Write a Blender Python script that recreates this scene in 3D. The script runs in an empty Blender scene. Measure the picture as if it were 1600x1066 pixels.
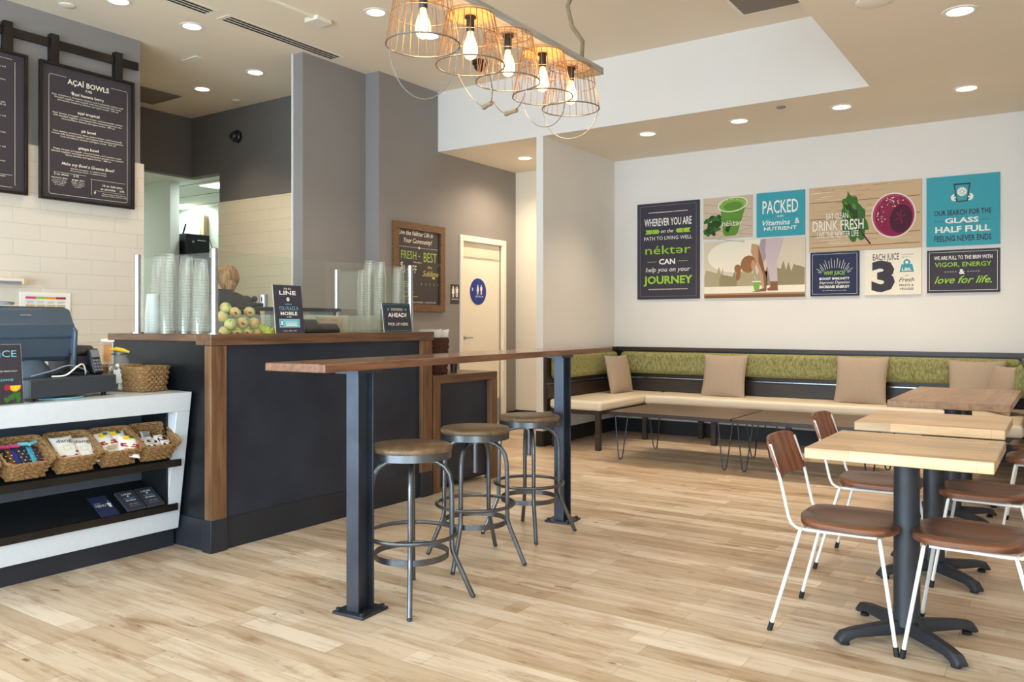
import bpy, bmesh, math, random
from math import sin, cos, pi, radians as R
from mathutils import Vector, Matrix

random.seed(7)
SC = bpy.context.scene
COL = SC.collection

# ------------------------------------------------------------------ camera, world, light, exposure
FPX, EYE, HORIZON, YAW = 1280.0, 1.24, 507.0, R(34.2)
cam_d = bpy.data.cameras.new('camera'); cam = bpy.data.objects.new('camera', cam_d); COL.objects.link(cam)
cam.location = (0, 0, EYE); cam.rotation_euler = (R(90), 0, YAW)
cam_d.sensor_fit = 'HORIZONTAL'; cam_d.sensor_width = 36.0; cam_d.lens = FPX/1600*36.0
cam_d.shift_y = -(533-HORIZON)/1600; cam_d.clip_start = 0.05
SC.camera = cam

SC.view_settings.view_transform = 'Standard'; SC.view_settings.look = 'None'
SC.view_settings.gamma = 1.0; SC.view_settings.use_curve_mapping = False
SC.view_settings.exposure = 0.92
SC.cycles.transparent_max_bounces = 64; SC.cycles.max_bounces = 9; SC.cycles.diffuse_bounces = 6
SC.cycles.sample_clamp_indirect = 6.0; SC.cycles.caustics_reflective = False; SC.cycles.caustics_refractive = False

W = bpy.data.worlds.new('daylight_sky'); SC.world = W; W.use_nodes = True
bg = W.node_tree.nodes['Background']; bg.inputs[0].default_value = (0.63, 0.83, 1.0, 1); bg.inputs[1].default_value = 8.4

def portal(loc, rot, sx, sy):
    d = bpy.data.lights.new('window_daylight', 'AREA'); d.shape = 'RECTANGLE'; d.size = sx; d.size_y = sy
    d.energy = 1; d.cycles.is_portal = True
    o = bpy.data.objects.new('window_daylight', d); COL.objects.link(o); o.location = loc; o.rotation_euler = rot
portal((-3.25, -2.98, 1.25), (R(90), 0, 0), 6.1, 2.2)          # storefront windows behind the camera
portal((1.28, -1.6, 1.25), (R(90), 0, R(90)), 2.4, 2.2)       # side storefront windows, right of the camera

WARM = (1.0, 0.80, 0.57)
def spot(loc, energy, size=R(100), blend=0.8, col=WARM, r=0.06):
    d = bpy.data.lights.new('downlight_lamp', 'SPOT'); d.energy = energy; d.color = col
    d.spot_size = size; d.spot_blend = blend; d.shadow_soft_size = r
    o = bpy.data.objects.new('downlight_lamp', d); COL.objects.link(o); o.location = loc
    return o

# ------------------------------------------------------------------ object helpers
def setp(o, label=None, cat=None, group=None, kind=None):
    if label: o['label'] = label
    if cat: o['category'] = cat
    if group: o['group'] = group
    if kind: o['kind'] = kind
    return o

def thing(name, label, cat, loc=(0,0,0), rot=(0,0,0), group=None):
    o = bpy.data.objects.new(name, None); COL.objects.link(o)
    o.empty_display_size = 0.05; o.location = loc; o.rotation_euler = rot
    return setp(o, label, cat, group)

def kids(o): return [c for c in COL.objects if c.parent == o]
CH = {}
def copy_tree(o, parent=None, loc=None, rot=None, label=None, group=None):
    c = o.copy(); COL.objects.link(c)
    if parent: c.parent = parent; CH.setdefault(parent.name, []).append(c)
    for ch in list(CH.get(o.name, [])): copy_tree(ch, c)
    if loc is not None: c.location = loc
    if rot is not None: c.rotation_euler = rot
    if label: c['label'] = label
    if group: c['group'] = group
    return c

class MB:
    """collects shapes, links them as ONE mesh object"""
    def __init__(s, mat=None): s.v=[]; s.f=[]; s.m=[]; s.mats=[]; s.cur=0; s.M=None; s.use(mat)
    def use(s, mat):
        if mat is None: return s
        if mat not in s.mats: s.mats.append(mat)
        s.cur = s.mats.index(mat); return s
    def at(s, M): s.M = M; return s
    def add(s, vs, fs):
        b = len(s.v)
        for p in vs:
            p = Vector(p); s.v.append(tuple(s.M @ p) if s.M else tuple(p))
        for f in fs: s.f.append(tuple(i+b for i in f)); s.m.append(s.cur)
        return s
    def box(s, x0,x1,y0,y1,z0,z1):
        return s.add([(x0,y0,z0),(x1,y0,z0),(x1,y1,z0),(x0,y1,z0),(x0,y0,z1),(x1,y0,z1),(x1,y1,z1),(x0,y1,z1)],
                     [(0,3,2,1),(4,5,6,7),(0,1,5,4),(1,2,6,5),(2,3,7,6),(3,0,4,7)])
    def hexa(s, p): # 8 points, bottom loop then top loop
        return s.add(p, [(0,3,2,1),(4,5,6,7),(0,1,5,4),(1,2,6,5),(2,3,7,6),(3,0,4,7)])
    def bar(s, a, b, w, h=None, up=(0,0,1)):
        h = h or w; a=Vector(a); b=Vector(b); d=(b-a).normalized(); u=Vector(up)
        if abs(d.dot(u))>0.98: u=Vector((1,0,0))
        x=d.cross(u).normalized()*w/2; y=x.cross(d).normalized()*h/2
        return s.hexa([a-x-y,a+x-y,a+x+y,a-x+y,b-x-y,b+x-y,b+x+y,b-x+y])
    def prism(s, poly, z0, z1, axis='z'):
        n=len(poly)
        def P(a,b,c): return {'z':(a,b,c),'x':(c,a,b),'y':(a,c,b)}[axis]
        vs=[P(x,y,z0) for x,y in poly]+[P(x,y,z1) for x,y in poly]
        fs=[tuple(range(n))[::-1], tuple(range(n,2*n))]+[(i,(i+1)%n,n+(i+1)%n,n+i) for i in range(n)]
        return s.add(vs,fs)
    def flat(s, poly, z): return s.add([(x,y,z) for x,y in poly],[tuple(range(len(poly)))])
    def rect(s, x0,x1,y0,y1,z): return s.flat([(x0,y0),(x1,y0),(x1,y1),(x0,y1)],z)
    def oval(s, cx,cy,rx,ry,z,n=28,rot=0,a0=0,a1=2*pi):
        full = abs(a1-a0-2*pi)<1e-6
        k = n if full else n+1
        return s.flat([(cx+rx*cos(a)*cos(rot)-ry*sin(a)*sin(rot), cy+rx*cos(a)*sin(rot)+ry*sin(a)*cos(rot)) for a in [a0+(a1-a0)*i/n for i in range(k)]],z)
    def line(s, x0,y0,x1,y1,w,z):
        d=Vector((x1-x0,y1-y0)).normalized(); n=Vector((-d.y,d.x))*w/2
        return s.flat([(x0-n.x,y0-n.y),(x1-n.x,y1-n.y),(x1+n.x,y1+n.y),(x0+n.x,y0+n.y)],z)
    def border(s, x0,x1,y0,y1,w,z):
        return s.rect(x0,x1,y0,y0+w,z).rect(x0,x1,y1-w,y1,z).rect(x0,x0+w,y0+w,y1-w,z).rect(x1-w,x1,y0+w,y1-w,z)
    def tube(s, pts, r, n=8, closed=False, caps=True):
        P=[Vector(p) for p in pts]; m=len(P); vs=[]; fs=[]
        rr = r if isinstance(r,(list,tuple)) else [r]*m
        def tan(i):
            if closed: return (P[(i+1)%m]-P[i-1]).normalized()
            return (P[min(i+1,m-1)]-P[max(i-1,0)]).normalized()
        t0=tan(0); u=Vector((0,0,1)) if abs(t0.z)<0.9 else Vector((1,0,0))
        nrm=(u-t0*u.dot(t0)).normalized()
        for i in range(m):
            t=tan(i); nrm=(nrm-t*nrm.dot(t)); nrm=nrm.normalized() if nrm.length>1e-6 else t.orthogonal().normalized()
            b=t.cross(nrm)
            for k in range(n):
                a=2*pi*k/n; vs.append(P[i]+(nrm*cos(a)+b*sin(a))*rr[i])
        for i in range(m if closed else m-1):
            j=(i+1)%m
            for k in range(n): fs.append((i*n+k,i*n+(k+1)%n,j*n+(k+1)%n,j*n+k))
        if caps and not closed: fs += [tuple(range(n))[::-1], tuple((m-1)*n+k for k in range(n))]
        return s.add(vs,fs)
    def ring(s, c, R0, r, n=32, k=6, axis='z', sq=None):
        pts=[]
        for i in range(n):
            a=2*pi*i/n; p={'z':(R0*cos(a),R0*sin(a),0),'y':(R0*cos(a),0,R0*sin(a)),'x':(0,R0*cos(a),R0*sin(a))}[axis]
            pts.append((c[0]+p[0],c[1]+p[1],c[2]+p[2]))
        return s.tube(pts,r,k,closed=True)
    def lathe(s, prof, c=(0,0,0), n=24, cap0=True, cap1=True):
        vs=[]; fs=[]
        for r,z in prof:
            for k in range(n):
                a=2*pi*k/n; vs.append((c[0]+r*cos(a),c[1]+r*sin(a),c[2]+z))
        for i in range(len(prof)-1):
            for k in range(n): fs.append((i*n+k,i*n+(k+1)%n,(i+1)*n+(k+1)%n,(i+1)*n+k))
        if cap0: fs.append(tuple(range(n))[::-1])
        if cap1: fs.append(tuple((len(prof)-1)*n+k for k in range(n)))
        return s.add(vs,fs)
    def cyl(s, c, r, h, n=20, r2=None): return s.lathe([(r,0),(r2 if r2 is not None else r,h)],c,n)
    def ball(s, c, rx, ry=None, rz=None, n=16, m=10, fn=None):
        ry=ry or rx; rz=rz or rx; vs=[]; fs=[]
        for i in range(1,m):
            t=pi*i/m
            for k in range(n):
                a=2*pi*k/n; p=Vector((sin(t)*cos(a),sin(t)*sin(a),cos(t)))
                if fn: p=fn(p)
                vs.append((c[0]+p.x*rx,c[1]+p.y*ry,c[2]+p.z*rz))
        top=len(vs); p=Vector((0,0,1)); p=fn(p) if fn else p; vs.append((c[0]+p.x*rx,c[1]+p.y*ry,c[2]+p.z*rz))
        p=Vector((0,0,-1)); p=fn(p) if fn else p; vs.append((c[0]+p.x*rx,c[1]+p.y*ry,c[2]+p.z*rz))
        for i in range(m-2):
            for k in range(n): fs.append((i*n+k,(i+1)*n+k,(i+1)*n+(k+1)%n,i*n+(k+1)%n))
        for k in range(n):
            fs.append((top,k,(k+1)%n)); fs.append((top+1,(m-2)*n+(k+1)%n,(m-2)*n+k))
        return s.add(vs,fs)
    def pillow(s, w, h, t, n=14):
        def zz(u,v): return t/2*(max(0,(1-abs(u)**2.6))*max(0,(1-abs(v)**2.6)))**0.55
        def xy(u,v):
            k=1-0.07*(1-v*v)*abs(u)**3; q=1-0.07*(1-u*u)*abs(v)**3
            return u*w/2*k, v*h/2*q
        for sg in (1,-1):
            vs=[];fs=[]
            for j in range(n+1):
                for i in range(n+1):
                    u=sin(pi/2*(2*i/n-1)); v=sin(pi/2*(2*j/n-1)); x,y=xy(u,v); vs.append((x,y,sg*zz(u,v)))
            for j in range(n):
                for i in range(n):
                    a=j*(n+1)+i; q=(a,a+1,a+n+2,a+n+1); fs.append(q if sg>0 else q[::-1])
            s.add(vs,fs)
        return s
    def text(s, body, cx, cy, cap, width, z, shear=0.0, bold=0.0, align='C'):
        """flat lettering: cap height and width in metres, centred at cx, cy"""
        vs,fs,x0,x1=glyphs(body,shear,bold)
        k=cap/CAPH; kx = width/(x1-x0) if width else k
        w=(x1-x0)*kx; ox={'C':cx-w/2,'L':cx,'R':cx-w}[align]
        return s.add([(ox+(x-x0)*kx, cy-cap/2+y*k, z) for x,y in vs],fs)
    def build(s, name, parent=None, bevel=0, seg=2, smooth=True, angle=35, merge=False, loc=None, rot=None):
        me=bpy.data.meshes.new(name); me.from_pydata(s.v,[],s.f)
        for m in s.mats: me.materials.append(m)
        me.polygons.foreach_set('material_index',s.m)
        if merge:
            bm=bmesh.new(); bm.from_mesh(me); bmesh.ops.remove_doubles(bm,verts=bm.verts,dist=1e-5); bm.to_mesh(me); bm.free()
        if smooth:
            me.polygons.foreach_set('use_smooth',[True]*len(me.polygons)); me.set_sharp_from_angle(angle=R(angle))
        me.update()
        o=bpy.data.objects.new(name,me); COL.objects.link(o)
        if parent: o.parent=parent; CH.setdefault(parent.name,[]).append(o)
        if bevel:
            b=o.modifiers.new('edge','BEVEL'); b.width=bevel; b.segments=seg; b.limit_method='ANGLE'; b.angle_limit=R(40); b.harden_normals=False
        if loc is not None: o.location=loc
        if rot is not None: o.rotation_euler=rot
        return o

GC={}
def glyphs(body, shear=0.0, bold=0.0):
    key=(body,shear,bold)
    if key not in GC and 'ə' in body:                    # the turned e: an e of the same face turned half round
        i=body.index('ə'); vs,fs,x0,x1=glyphs(body.replace('ə','e'),shear,bold)
        lo=glyphs(body[:i],shear,bold)[3]; hi=glyphs(body[:i]+'e',shear,bold)[3]
        pick=[k for k,v in enumerate(vs) if lo-.002<v[0]<=hi+.004 and v[0]>lo+.004]
        cx=(min(vs[k][0] for k in pick)+max(vs[k][0] for k in pick))/2; cy=(min(vs[k][1] for k in pick)+max(vs[k][1] for k in pick))/2
        vs=list(vs)
        for k in pick: vs[k]=(2*cx-vs[k][0],2*cy-vs[k][1])
        GC[key]=(vs,fs,x0,x1)
    if key not in GC:
        cu=bpy.data.curves.new('lettering','FONT'); cu.body=body; cu.size=1; cu.shear=shear; cu.offset=bold
        cu.resolution_u=2; cu.fill_mode='BOTH'
        ob=bpy.data.objects.new('lettering',cu); COL.objects.link(ob)
        bpy.context.view_layer.update()
        me=bpy.data.meshes.new_from_object(ob.evaluated_get(bpy.context.evaluated_depsgraph_get()))
        vs=[(v.co.x,v.co.y) for v in me.vertices]; fs=[tuple(p.vertices) for p in me.polygons]
        bpy.data.objects.remove(ob); bpy.data.curves.remove(cu); bpy.data.meshes.remove(me)
        if not vs: vs=[(0,0),(1,0),(1,.01)]; fs=[]
        GC[key]=(vs,fs,min(v[0] for v in vs),max(v[0] for v in vs))
    return GC[key]
CAPH=max(v[1] for v in glyphs('H')[0])

# ------------------------------------------------------------------ materials
def nodes(name):
    m=bpy.data.materials.new(name); m.use_nodes=True; nt=m.node_tree; p=nt.nodes['Principled BSDF']
    return m,nt,p
def srgb(c):
    if isinstance(c,str): c=[int(c[i:i+2],16)/255 for i in (0,2,4)]
    return tuple(x/12.92 if x<=.04045 else ((x+.055)/1.055)**2.4 for x in c)+(1,)
def N(nt,t,**kw):
    n=nt.nodes.new(t)
    for k,v in kw.items(): setattr(n,k,v)
    return n
def L(nt,a,b): nt.links.new(a,b)
def coords(nt, scale=(1,1,1), order=None, rot=(0,0,0)):
    tc=N(nt,'ShaderNodeTexCoord'); out=tc.outputs['Object']
    if order:
        sp=N(nt,'ShaderNodeSeparateXYZ'); cb=N(nt,'ShaderNodeCombineXYZ'); L(nt,out,sp.inputs[0])
        for i,ax in enumerate(order): L(nt,sp.outputs['XYZ'.index(ax)],cb.inputs[i])
        out=cb.outputs[0]
    mp=N(nt,'ShaderNodeMapping'); mp.inputs['Scale'].default_value=scale; mp.inputs['Rotation'].default_value=rot
    L(nt,out,mp.inputs[0]); return mp.outputs[0]
def noise(nt, vec, scale, detail=3, rough=.5):
    n=N(nt,'ShaderNodeTexNoise'); n.inputs['Scale'].default_value=scale; n.inputs['Detail'].default_value=detail; n.inputs['Roughness'].default_value=rough
    if vec is not None: L(nt,vec,n.inputs['Vector'])
    return n.outputs['Fac']
def ramp(nt, fac, stops):
    r=N(nt,'ShaderNodeValToRGB'); e=r.color_ramp.elements
    while len(e)<len(stops): e.new(.5)
    for el,(p,c) in zip(e,stops): el.position=p; el.color=srgb(c)
    L(nt,fac,r.inputs[0]); return r.outputs[0]
def bump(nt, p, h, strength=.3, dist=.01):
    b=N(nt,'ShaderNodeBump'); b.inputs['Strength'].default_value=strength; b.inputs['Distance'].default_value=dist
    L(nt,h,b.inputs['Height']); L(nt,b.outputs[0],p.inputs['Normal'])
def mul(nt,a,b,fac=1.0,mode='MULTIPLY'):
    m=N(nt,'ShaderNodeMix',data_type='RGBA',blend_type=mode); m.inputs[0].default_value=fac
    L(nt,a,m.inputs[6]); L(nt,b,m.inputs[7]) if not isinstance(b,tuple) else setattr(m.inputs[7],'default_value',b)
    return m.outputs[2]

def plain(name, c, rough=.5, metal=0, var=.06, sc=6, bmp=0, bsc=200, coat=0):
    m,nt,p=nodes(name); c0=srgb(c); v=coords(nt)
    f=noise(nt,v,sc,4)
    r=N(nt,'ShaderNodeValToRGB'); r.color_ramp.elements[0].position=.3; r.color_ramp.elements[1].position=.7
    r.color_ramp.elements[0].color=tuple(x*(1-var) for x in c0[:3])+(1,); r.color_ramp.elements[1].color=tuple(min(1,x*(1+var)) for x in c0[:3])+(1,)
    L(nt,f,r.inputs[0]); L(nt,r.outputs[0],p.inputs['Base Color'])
    p.inputs['Roughness'].default_value=rough; p.inputs['Metallic'].default_value=metal; p.inputs['Coat Weight'].default_value=coat
    if bmp: bump(nt,p,noise(nt,v,bsc,2),bmp,.002)
    return m
def ink(name, c, rough=.6):
    m,nt,p=nodes(name); p.inputs['Base Color'].default_value=srgb(c); p.inputs['Roughness'].default_value=rough
    p.inputs['Specular IOR Level'].default_value=.25
    return m
def emit(name, c, s):
    m,nt,p=nodes(name); p.inputs['Base Color'].default_value=(0.8,.8,.8,1); p.inputs['Emission Color'].default_value=srgb(c); p.inputs['Emission Strength'].default_value=s
    return m
def clear(name, tint, amount, rough=.05, gloss=.6, body=None):
    """thin clear glass or plastic: see-through with fresnel gloss and a little body colour"""
    m,nt,p=nodes(name); nt.nodes.remove(p); out=nt.nodes['Material Output']
    tr=N(nt,'ShaderNodeBsdfTransparent'); tr.inputs[0].default_value=srgb(tint)
    gl=N(nt,'ShaderNodeBsdfGlossy'); gl.inputs['Roughness'].default_value=rough
    lw=N(nt,'ShaderNodeLayerWeight'); lw.inputs[0].default_value=.5
    pw=N(nt,'ShaderNodeMath',operation='POWER'); pw.inputs[1].default_value=5; L(nt,lw.outputs['Facing'],pw.inputs[0])
    ml=N(nt,'ShaderNodeMath',operation='MULTIPLY_ADD'); ml.inputs[1].default_value=.9*gloss; ml.inputs[2].default_value=.045*gloss; L(nt,pw.outputs[0],ml.inputs[0])
    mx=N(nt,'ShaderNodeMixShader'); L(nt,ml.outputs[0],mx.inputs[0]); L(nt,tr.outputs[0],mx.inputs[1]); L(nt,gl.outputs[0],mx.inputs[2])
    df=N(nt,'ShaderNodeBsdfDiffuse'); df.inputs[0].default_value=srgb(body or tint)
    m2=N(nt,'ShaderNodeMixShader'); m2.inputs[0].default_value=amount
    L(nt,mx.outputs[0],m2.inputs[1]); L(nt,df.outputs[0],m2.inputs[2]); L(nt,m2.outputs[0],out.inputs[0])
    return m
def wood(name, stops, axis='X', sc=1.0, rough=.45, blocks=None, rings=False, bmp=.08, coat=0, spec=.5):
    """grain runs along axis; blocks=(length,width,order) adds glued staves"""
    m,nt,p=nodes(name)
    s={'X':(1.2,14,14),'Y':(14,1.2,14),'Z':(14,14,1.2)}[axis]
    v=coords(nt,tuple(x*sc for x in s))
    f=noise(nt,v,2.2,6,.62)
    if rings:
        w=N(nt,'ShaderNodeTexWave',wave_type='RINGS'); w.inputs['Scale'].default_value=.55; w.inputs['Distortion'].default_value=5; w.inputs['Detail'].default_value=3
        L(nt,v,w.inputs['Vector'])
        mm=N(nt,'ShaderNodeMath',operation='MULTIPLY_ADD'); mm.inputs[1].default_value=.30; L(nt,w.outputs['Fac'],mm.inputs[0])
        m3=N(nt,'ShaderNodeMath',operation='MULTIPLY'); m3.inputs[1].default_value=.7; L(nt,f,m3.inputs[0]); L(nt,m3.outputs[0],mm.inputs[2]); f=mm.outputs[0]
    c=ramp(nt,f,stops)
    if blocks:
        ln,wd,order=blocks
        b=N(nt,'ShaderNodeTexBrick'); b.offset=.37; b.squash=1
        b.inputs['Color1'].default_value=(.80,.80,.80,1); b.inputs['Color2'].default_value=(1.12,1.1,1.06,1); b.inputs['Mortar'].default_value=(.62,.58,.52,1)
        b.inputs['Scale'].default_value=1; b.inputs['Brick Width'].default_value=ln; b.inputs['Row Height'].default_value=wd; b.inputs['Mortar Size'].default_value=.0007; b.inputs['Bias'].default_value=0
        L(nt,coords(nt,(1,1,1),order),b.inputs['Vector']); c=mul(nt,c,b.outputs['Color'])
    L(nt,c,p.inputs['Base Color']); p.inputs['Roughness'].default_value=rough; p.inputs['Coat Weight'].default_value=coat; p.inputs['Specular IOR Level'].default_value=spec
    bump(nt,p,f,bmp,.003)
    return m
def tile(name, c, cm, order, w, h, rough=.25, off=.5):
    m,nt,p=nodes(name); b=N(nt,'ShaderNodeTexBrick'); b.offset=off
    b.inputs['Color1'].default_value=srgb(c); b.inputs['Color2'].default_value=tuple(x*.97 for x in srgb(c)[:3])+(1,); b.inputs['Mortar'].default_value=srgb(cm)
    b.inputs['Scale'].default_value=1; b.inputs['Brick Width'].default_value=w; b.inputs['Row Height'].default_value=h; b.inputs['Mortar Size'].default_value=.0022; b.inputs['Mortar Smooth'].default_value=.3
    L(nt,coords(nt,(1,1,1),order),b.inputs['Vector']); L(nt,b.outputs['Color'],p.inputs['Base Color']); p.inputs['Roughness'].default_value=rough
    iv=N(nt,'ShaderNodeMath',operation='SUBTRACT'); iv.inputs[0].default_value=1; L(nt,b.outputs['Fac'],iv.inputs[1]); bump(nt,p,iv.outputs[0],.5,.003)
    return m
def weave(name, c1, c2, sc=60, rough=.9, stretch=(1,1,1)):
    m,nt,p=nodes(name); v=coords(nt,stretch); f=noise(nt,v,sc,3,.7); L(nt,ramp(nt,f,[(.3,c1),(.7,c2)]),p.inputs['Base Color'])
    p.inputs['Roughness'].default_value=rough; p.inputs['Specular IOR Level'].default_value=.2; bump(nt,p,f,.4,.003); return m

def floor_mat():
    m,nt,p=nodes('maple_plank_floor'); v=coords(nt)
    def brick(w,h,off,c1,c2,mo,ms,sh=(0,0,0)):
        mp=N(nt,'ShaderNodeMapping'); mp.inputs['Location'].default_value=sh; L(nt,v,mp.inputs[0])
        b=N(nt,'ShaderNodeTexBrick'); b.offset=off; b.inputs['Scale'].default_value=1; b.inputs['Brick Width'].default_value=w; b.inputs['Row Height'].default_value=h
        b.inputs['Mortar Size'].default_value=ms; b.inputs['Color1'].default_value=srgb(c1); b.inputs['Color2'].default_value=srgb(c2); b.inputs['Mortar'].default_value=srgb(mo)
        L(nt,mp.outputs[0],b.inputs['Vector']); return b
    b1=brick(.98,.108,.37,'f3e4d1','d2bca1','ad967a',.0010)
    b2=brick(.61,.108,.29,'ffffff','e6dbce','e6dbcc',.0006,(.21,0,0))
    g=noise(nt,coords(nt,(1.3,13,1)),1.6,7,.65)
    gr=ramp(nt,g,[(.28,'a08a70'),(.42,'dacab6'),(.55,'ffffff'),(.78,'fffaf2')])
    k=noise(nt,coords(nt,(1.6,6,1)),1.5,5,.6)
    kr=ramp(nt,k,[(.32,'b39474'),(.44,'ffffff')])
    c=mul(nt,b1.outputs['Color'],b2.outputs['Color'],.8); c=mul(nt,c,gr,.5); c=mul(nt,c,kr,.6)
    kn=noise(nt,coords(nt,(2.2,7,1)),3.1,3,.5); c=mul(nt,c,ramp(nt,kn,[(.255,'8a6a4c'),(.33,'ffffff')]),.75)
    L(nt,c,p.inputs['Base Color']); p.inputs['Roughness'].default_value=.38; p.inputs['Specular IOR Level'].default_value=.45
    bump(nt,p,g,.05,.002); return m

M={}
M['floor']=floor_mat()
M['white_wall']=plain('white_wall_paint','e5e1dc',.75,var=.012,sc=2)
M['cream_wall']=plain('cream_wall_paint','e9dfcb',.7,var=.012,sc=2)
M['ceiling']=plain('ceiling_paint','e6dac6',.85,var=.012,sc=2)
M['grey_wall']=plain('grey_wall_paint','8a8583',.7,var=.02,sc=2,bmp=.05,bsc=300)
M['dark_grey_wall']=plain('charcoal_wall_paint','6c6762',.7,var=.02,sc=2)
M['tile_yz']=tile('cream_wall_tile','e0d5c6','cdc0ae','YZX',.42,.128)
M['tile_xz']=tile('cream_wall_tile_far','ded0b4','c9b898','XZY',.42,.128)
M['black_base']=plain('black_rubber_base','211e1c',.5,var=.1)
M['door_paint']=plain('cream_door_paint','f2ead9',.45,var=.01,sc=2)
M['cool_wall']=plain('cool_white_paint','e4ebe4',.7,var=.01)
M['steel_panel']=plain('blackened_steel_panel','343a47',.38,metal=.45,var=.3,sc=2.2,bmp=.03,bsc=60)
M['steel_end']=plain('blackened_steel_end_panel','2c2f33',.35,metal=.7,var=.25,sc=2,bmp=.03,bsc=60)
M['plinth']=plain('dark_plinth','24272e',.45,var=.15,sc=4)
M['counter_wood']=wood('walnut_stained_oak_x',[(.25,'442d1c'),(.5,'654630'),(.8,'836143')],'Y',1.2,.4)
M['counter_wood_z']=wood('walnut_stained_oak_z',[(.25,'4c331f'),(.5,'704e33'),(.8,'8d6a49')],'Z',1.2,.4)
M['counter_wood_xx']=wood('walnut_stained_oak_end',[(.25,'442d1c'),(.5,'654630'),(.8,'836143')],'X',1.2,.4)
M['bar_wood']=wood('bar_top_oak',[(.2,'4d3222'),(.5,'7a5038'),(.8,'976a4c')],'Y',1.0,.22,coat=.3)
M['quartz']=plain('white_quartz','d6dade',.3,var=.02,sc=40)
M['black_laminate']=plain('black_laminate','17181a',.45,var=.2,sc=8)
M['grey_laminate']=plain('slate_laminate','4a5058',.5,var=.12,sc=5)
M['raw_steel']=plain('raw_steel','6a6c70',.32,metal=.9,var=.18,sc=7)
M['raw_steel_dark']=plain('raw_steel_beam','4a4d55',.38,metal=.85,var=.25,sc=5,bmp=.05,bsc=80)
M['chrome']=plain('brushed_stainless','b4b6b9',.2,metal=1,var=.02)
M['stool_wood']=wood('worn_stool_wood',[(.2,'41301d'),(.5,'6c543b'),(.85,'8f7453')],'X',1.0,.4)
M['butcher']=wood('light_beech_butcher_block',[(.2,'c79f74'),(.5,'dfbb90'),(.8,'efd2ae')],'X',1.0,.3,blocks=(.42,.043,'XYZ'),spec=.4)
M['butcher_dark']=wood('brown_oak_butcher_block',[(.2,'7c5636'),(.5,'a37a52'),(.8,'b98f64')],'Y',1.0,.3,blocks=(.5,.06,'YXZ'),spec=.4)
M['chair_wood']=wood('reddish_elm_plywood',[(.25,'4a291b'),(.45,'704430'),(.7,'8b5c41')],'X',.8,.3,rings=True)
M['chair_wood_back']=wood('reddish_elm_backrest',[(.25,'512a1a'),(.45,'7d472e'),(.7,'99603f')],'Z',.9,.35,rings=True)
M['white_metal']=plain('white_powder_coat','f0efeb',.35,var=.01)
M['black_metal']=plain('black_cast_iron','2a2d33',.5,var=.12,sc=20,bmp=.1,bsc=250)
M['rubber']=plain('black_rubber','1c1c1e',.7)
M['dark_wood']=wood('espresso_stained_wood',[(.25,'1f1610'),(.5,'33261d'),(.8,'463529')],'X',1.0,.42)
M['dark_wood_y']=wood('espresso_stained_wood_side',[(.25,'1f1610'),(.5,'33261d'),(.8,'463529')],'Y',1.0,.42)
M['coffee_wood']=wood('brown_oak_coffee_table',[(.25,'3d2e22'),(.5,'5d4836'),(.8,'7c644d')],'X',1.0,.4,blocks=(1.3,.09,'XYZ'))
M['vinyl']=plain('cream_vinyl','e6d8c2',.38,var=.02,sc=3,bmp=.03,bsc=400)
M['green_fabric']=weave('olive_green_tweed','67663c','a9a672',70,stretch=(1,1,.35))
M['taupe_fabric']=weave('taupe_linen','a08d7b','b5a390',160)
M['wicker']=weave('seagrass_wicker','6b4a2c','b08a5c',90)
M['wicker_dark']=weave('dark_brown_wicker','33211a','664333',90)
M['glass']=clear('clear_glass','fbfefc',.012,.02,.9)
M['acrylic']=clear('clear_acrylic','fcfcf8',.10,.08,.8)
M['cup_plastic']=clear('clear_cup_plastic','fefefd',.05,.10,1.6,'e2dad0')
M['window_glass']=clear('window_glass','ffffff',.0,.02,.6)
M['jar_glass']=clear('jar_glass','fafaf6',.10,.03,1.0)
M['board_black']=plain('menu_board_black','38333a',.42,var=.05,sc=3)
M['frame_metal']=plain('dark_bronze_frame','332f2b',.35,metal=.7,var=.2)
M['galv']=plain('galvanised_wire','8d8a84',.4,metal=.8,var=.1)
M['wire_rust']=plain('rusty_copper_wire','a97a50',.45,metal=.6,var=.2)
M['grey_wood']=wood('weathered_grey_beam',[(.25,'8a8580'),(.5,'aaa49c'),(.8,'c4bdb3')],'Y',1.2,.7)
M['pale_wood']=wood('pale_pine_disc',[(.25,'b08858'),(.5,'cda673'),(.8,'ddbb8b')],'Y',1.2,.7)
M['rope']=weave('jute_rope','7b6a52','a8977c',120)
M['trim_white']=plain('downlight_trim','e8e0d2',.4,var=.01)
M['lens']=emit('downlight_reflector','fff1dc',3.4)
M['panel_light']=emit('ceiling_panel_light','f2fff4',2.6)
M['pos_blue']=plain('slate_blue_plastic','475767',.3,var=.04)
M['pos_grey']=plain('dark_grey_plastic','3a3e46',.45,var=.05)
M['black_plastic']=plain('black_plastic','1d1c1e',.35,var=.05)
for k,c in dict(white='f3efe6',cream='efe6d4',green='9cc93a',lime='a6ce45',teal='3f9fae',dark='3f3b45',navy='2c3350',black='26242a',grey='8a8890',blue='2b3f93',ltblue='7cc4d6',red='a8283a',pink='d8447c',orange='ef9b2f',yellow='f2c531',brown='7b5335',kale='3f6b2a',kaledk='28481c',juice='5f8f34',juicelt='7fae49',beet='8a2046',beetdk='4d1830',beetlt='b0476c',tan='cdb08c',tandk='a58562',sky='d9cbb4',skylt='efe6d3',tree='b0a282',treedk='958868',tanlt='cdb9a2',skin='c79a78',skindk='8a5f45',hairc='9a6a42',lilac='c9b8bd',lilacdk='a8969e',paper='e9e6df',chalkgreen='a9c65a',chalkyel='d5cf7a',chalkw='e3dcd4').items(): M[k]=ink('print_'+k,c)
def S(o): o['kind']='structure'; return o
# ================================================================== the room
CZ, SZ = 3.806, 3.15
S(MB(M['floor']).box(-12.7,1.4,-3.1,8.9,-.1,0).build('floor',smooth=False))
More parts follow.
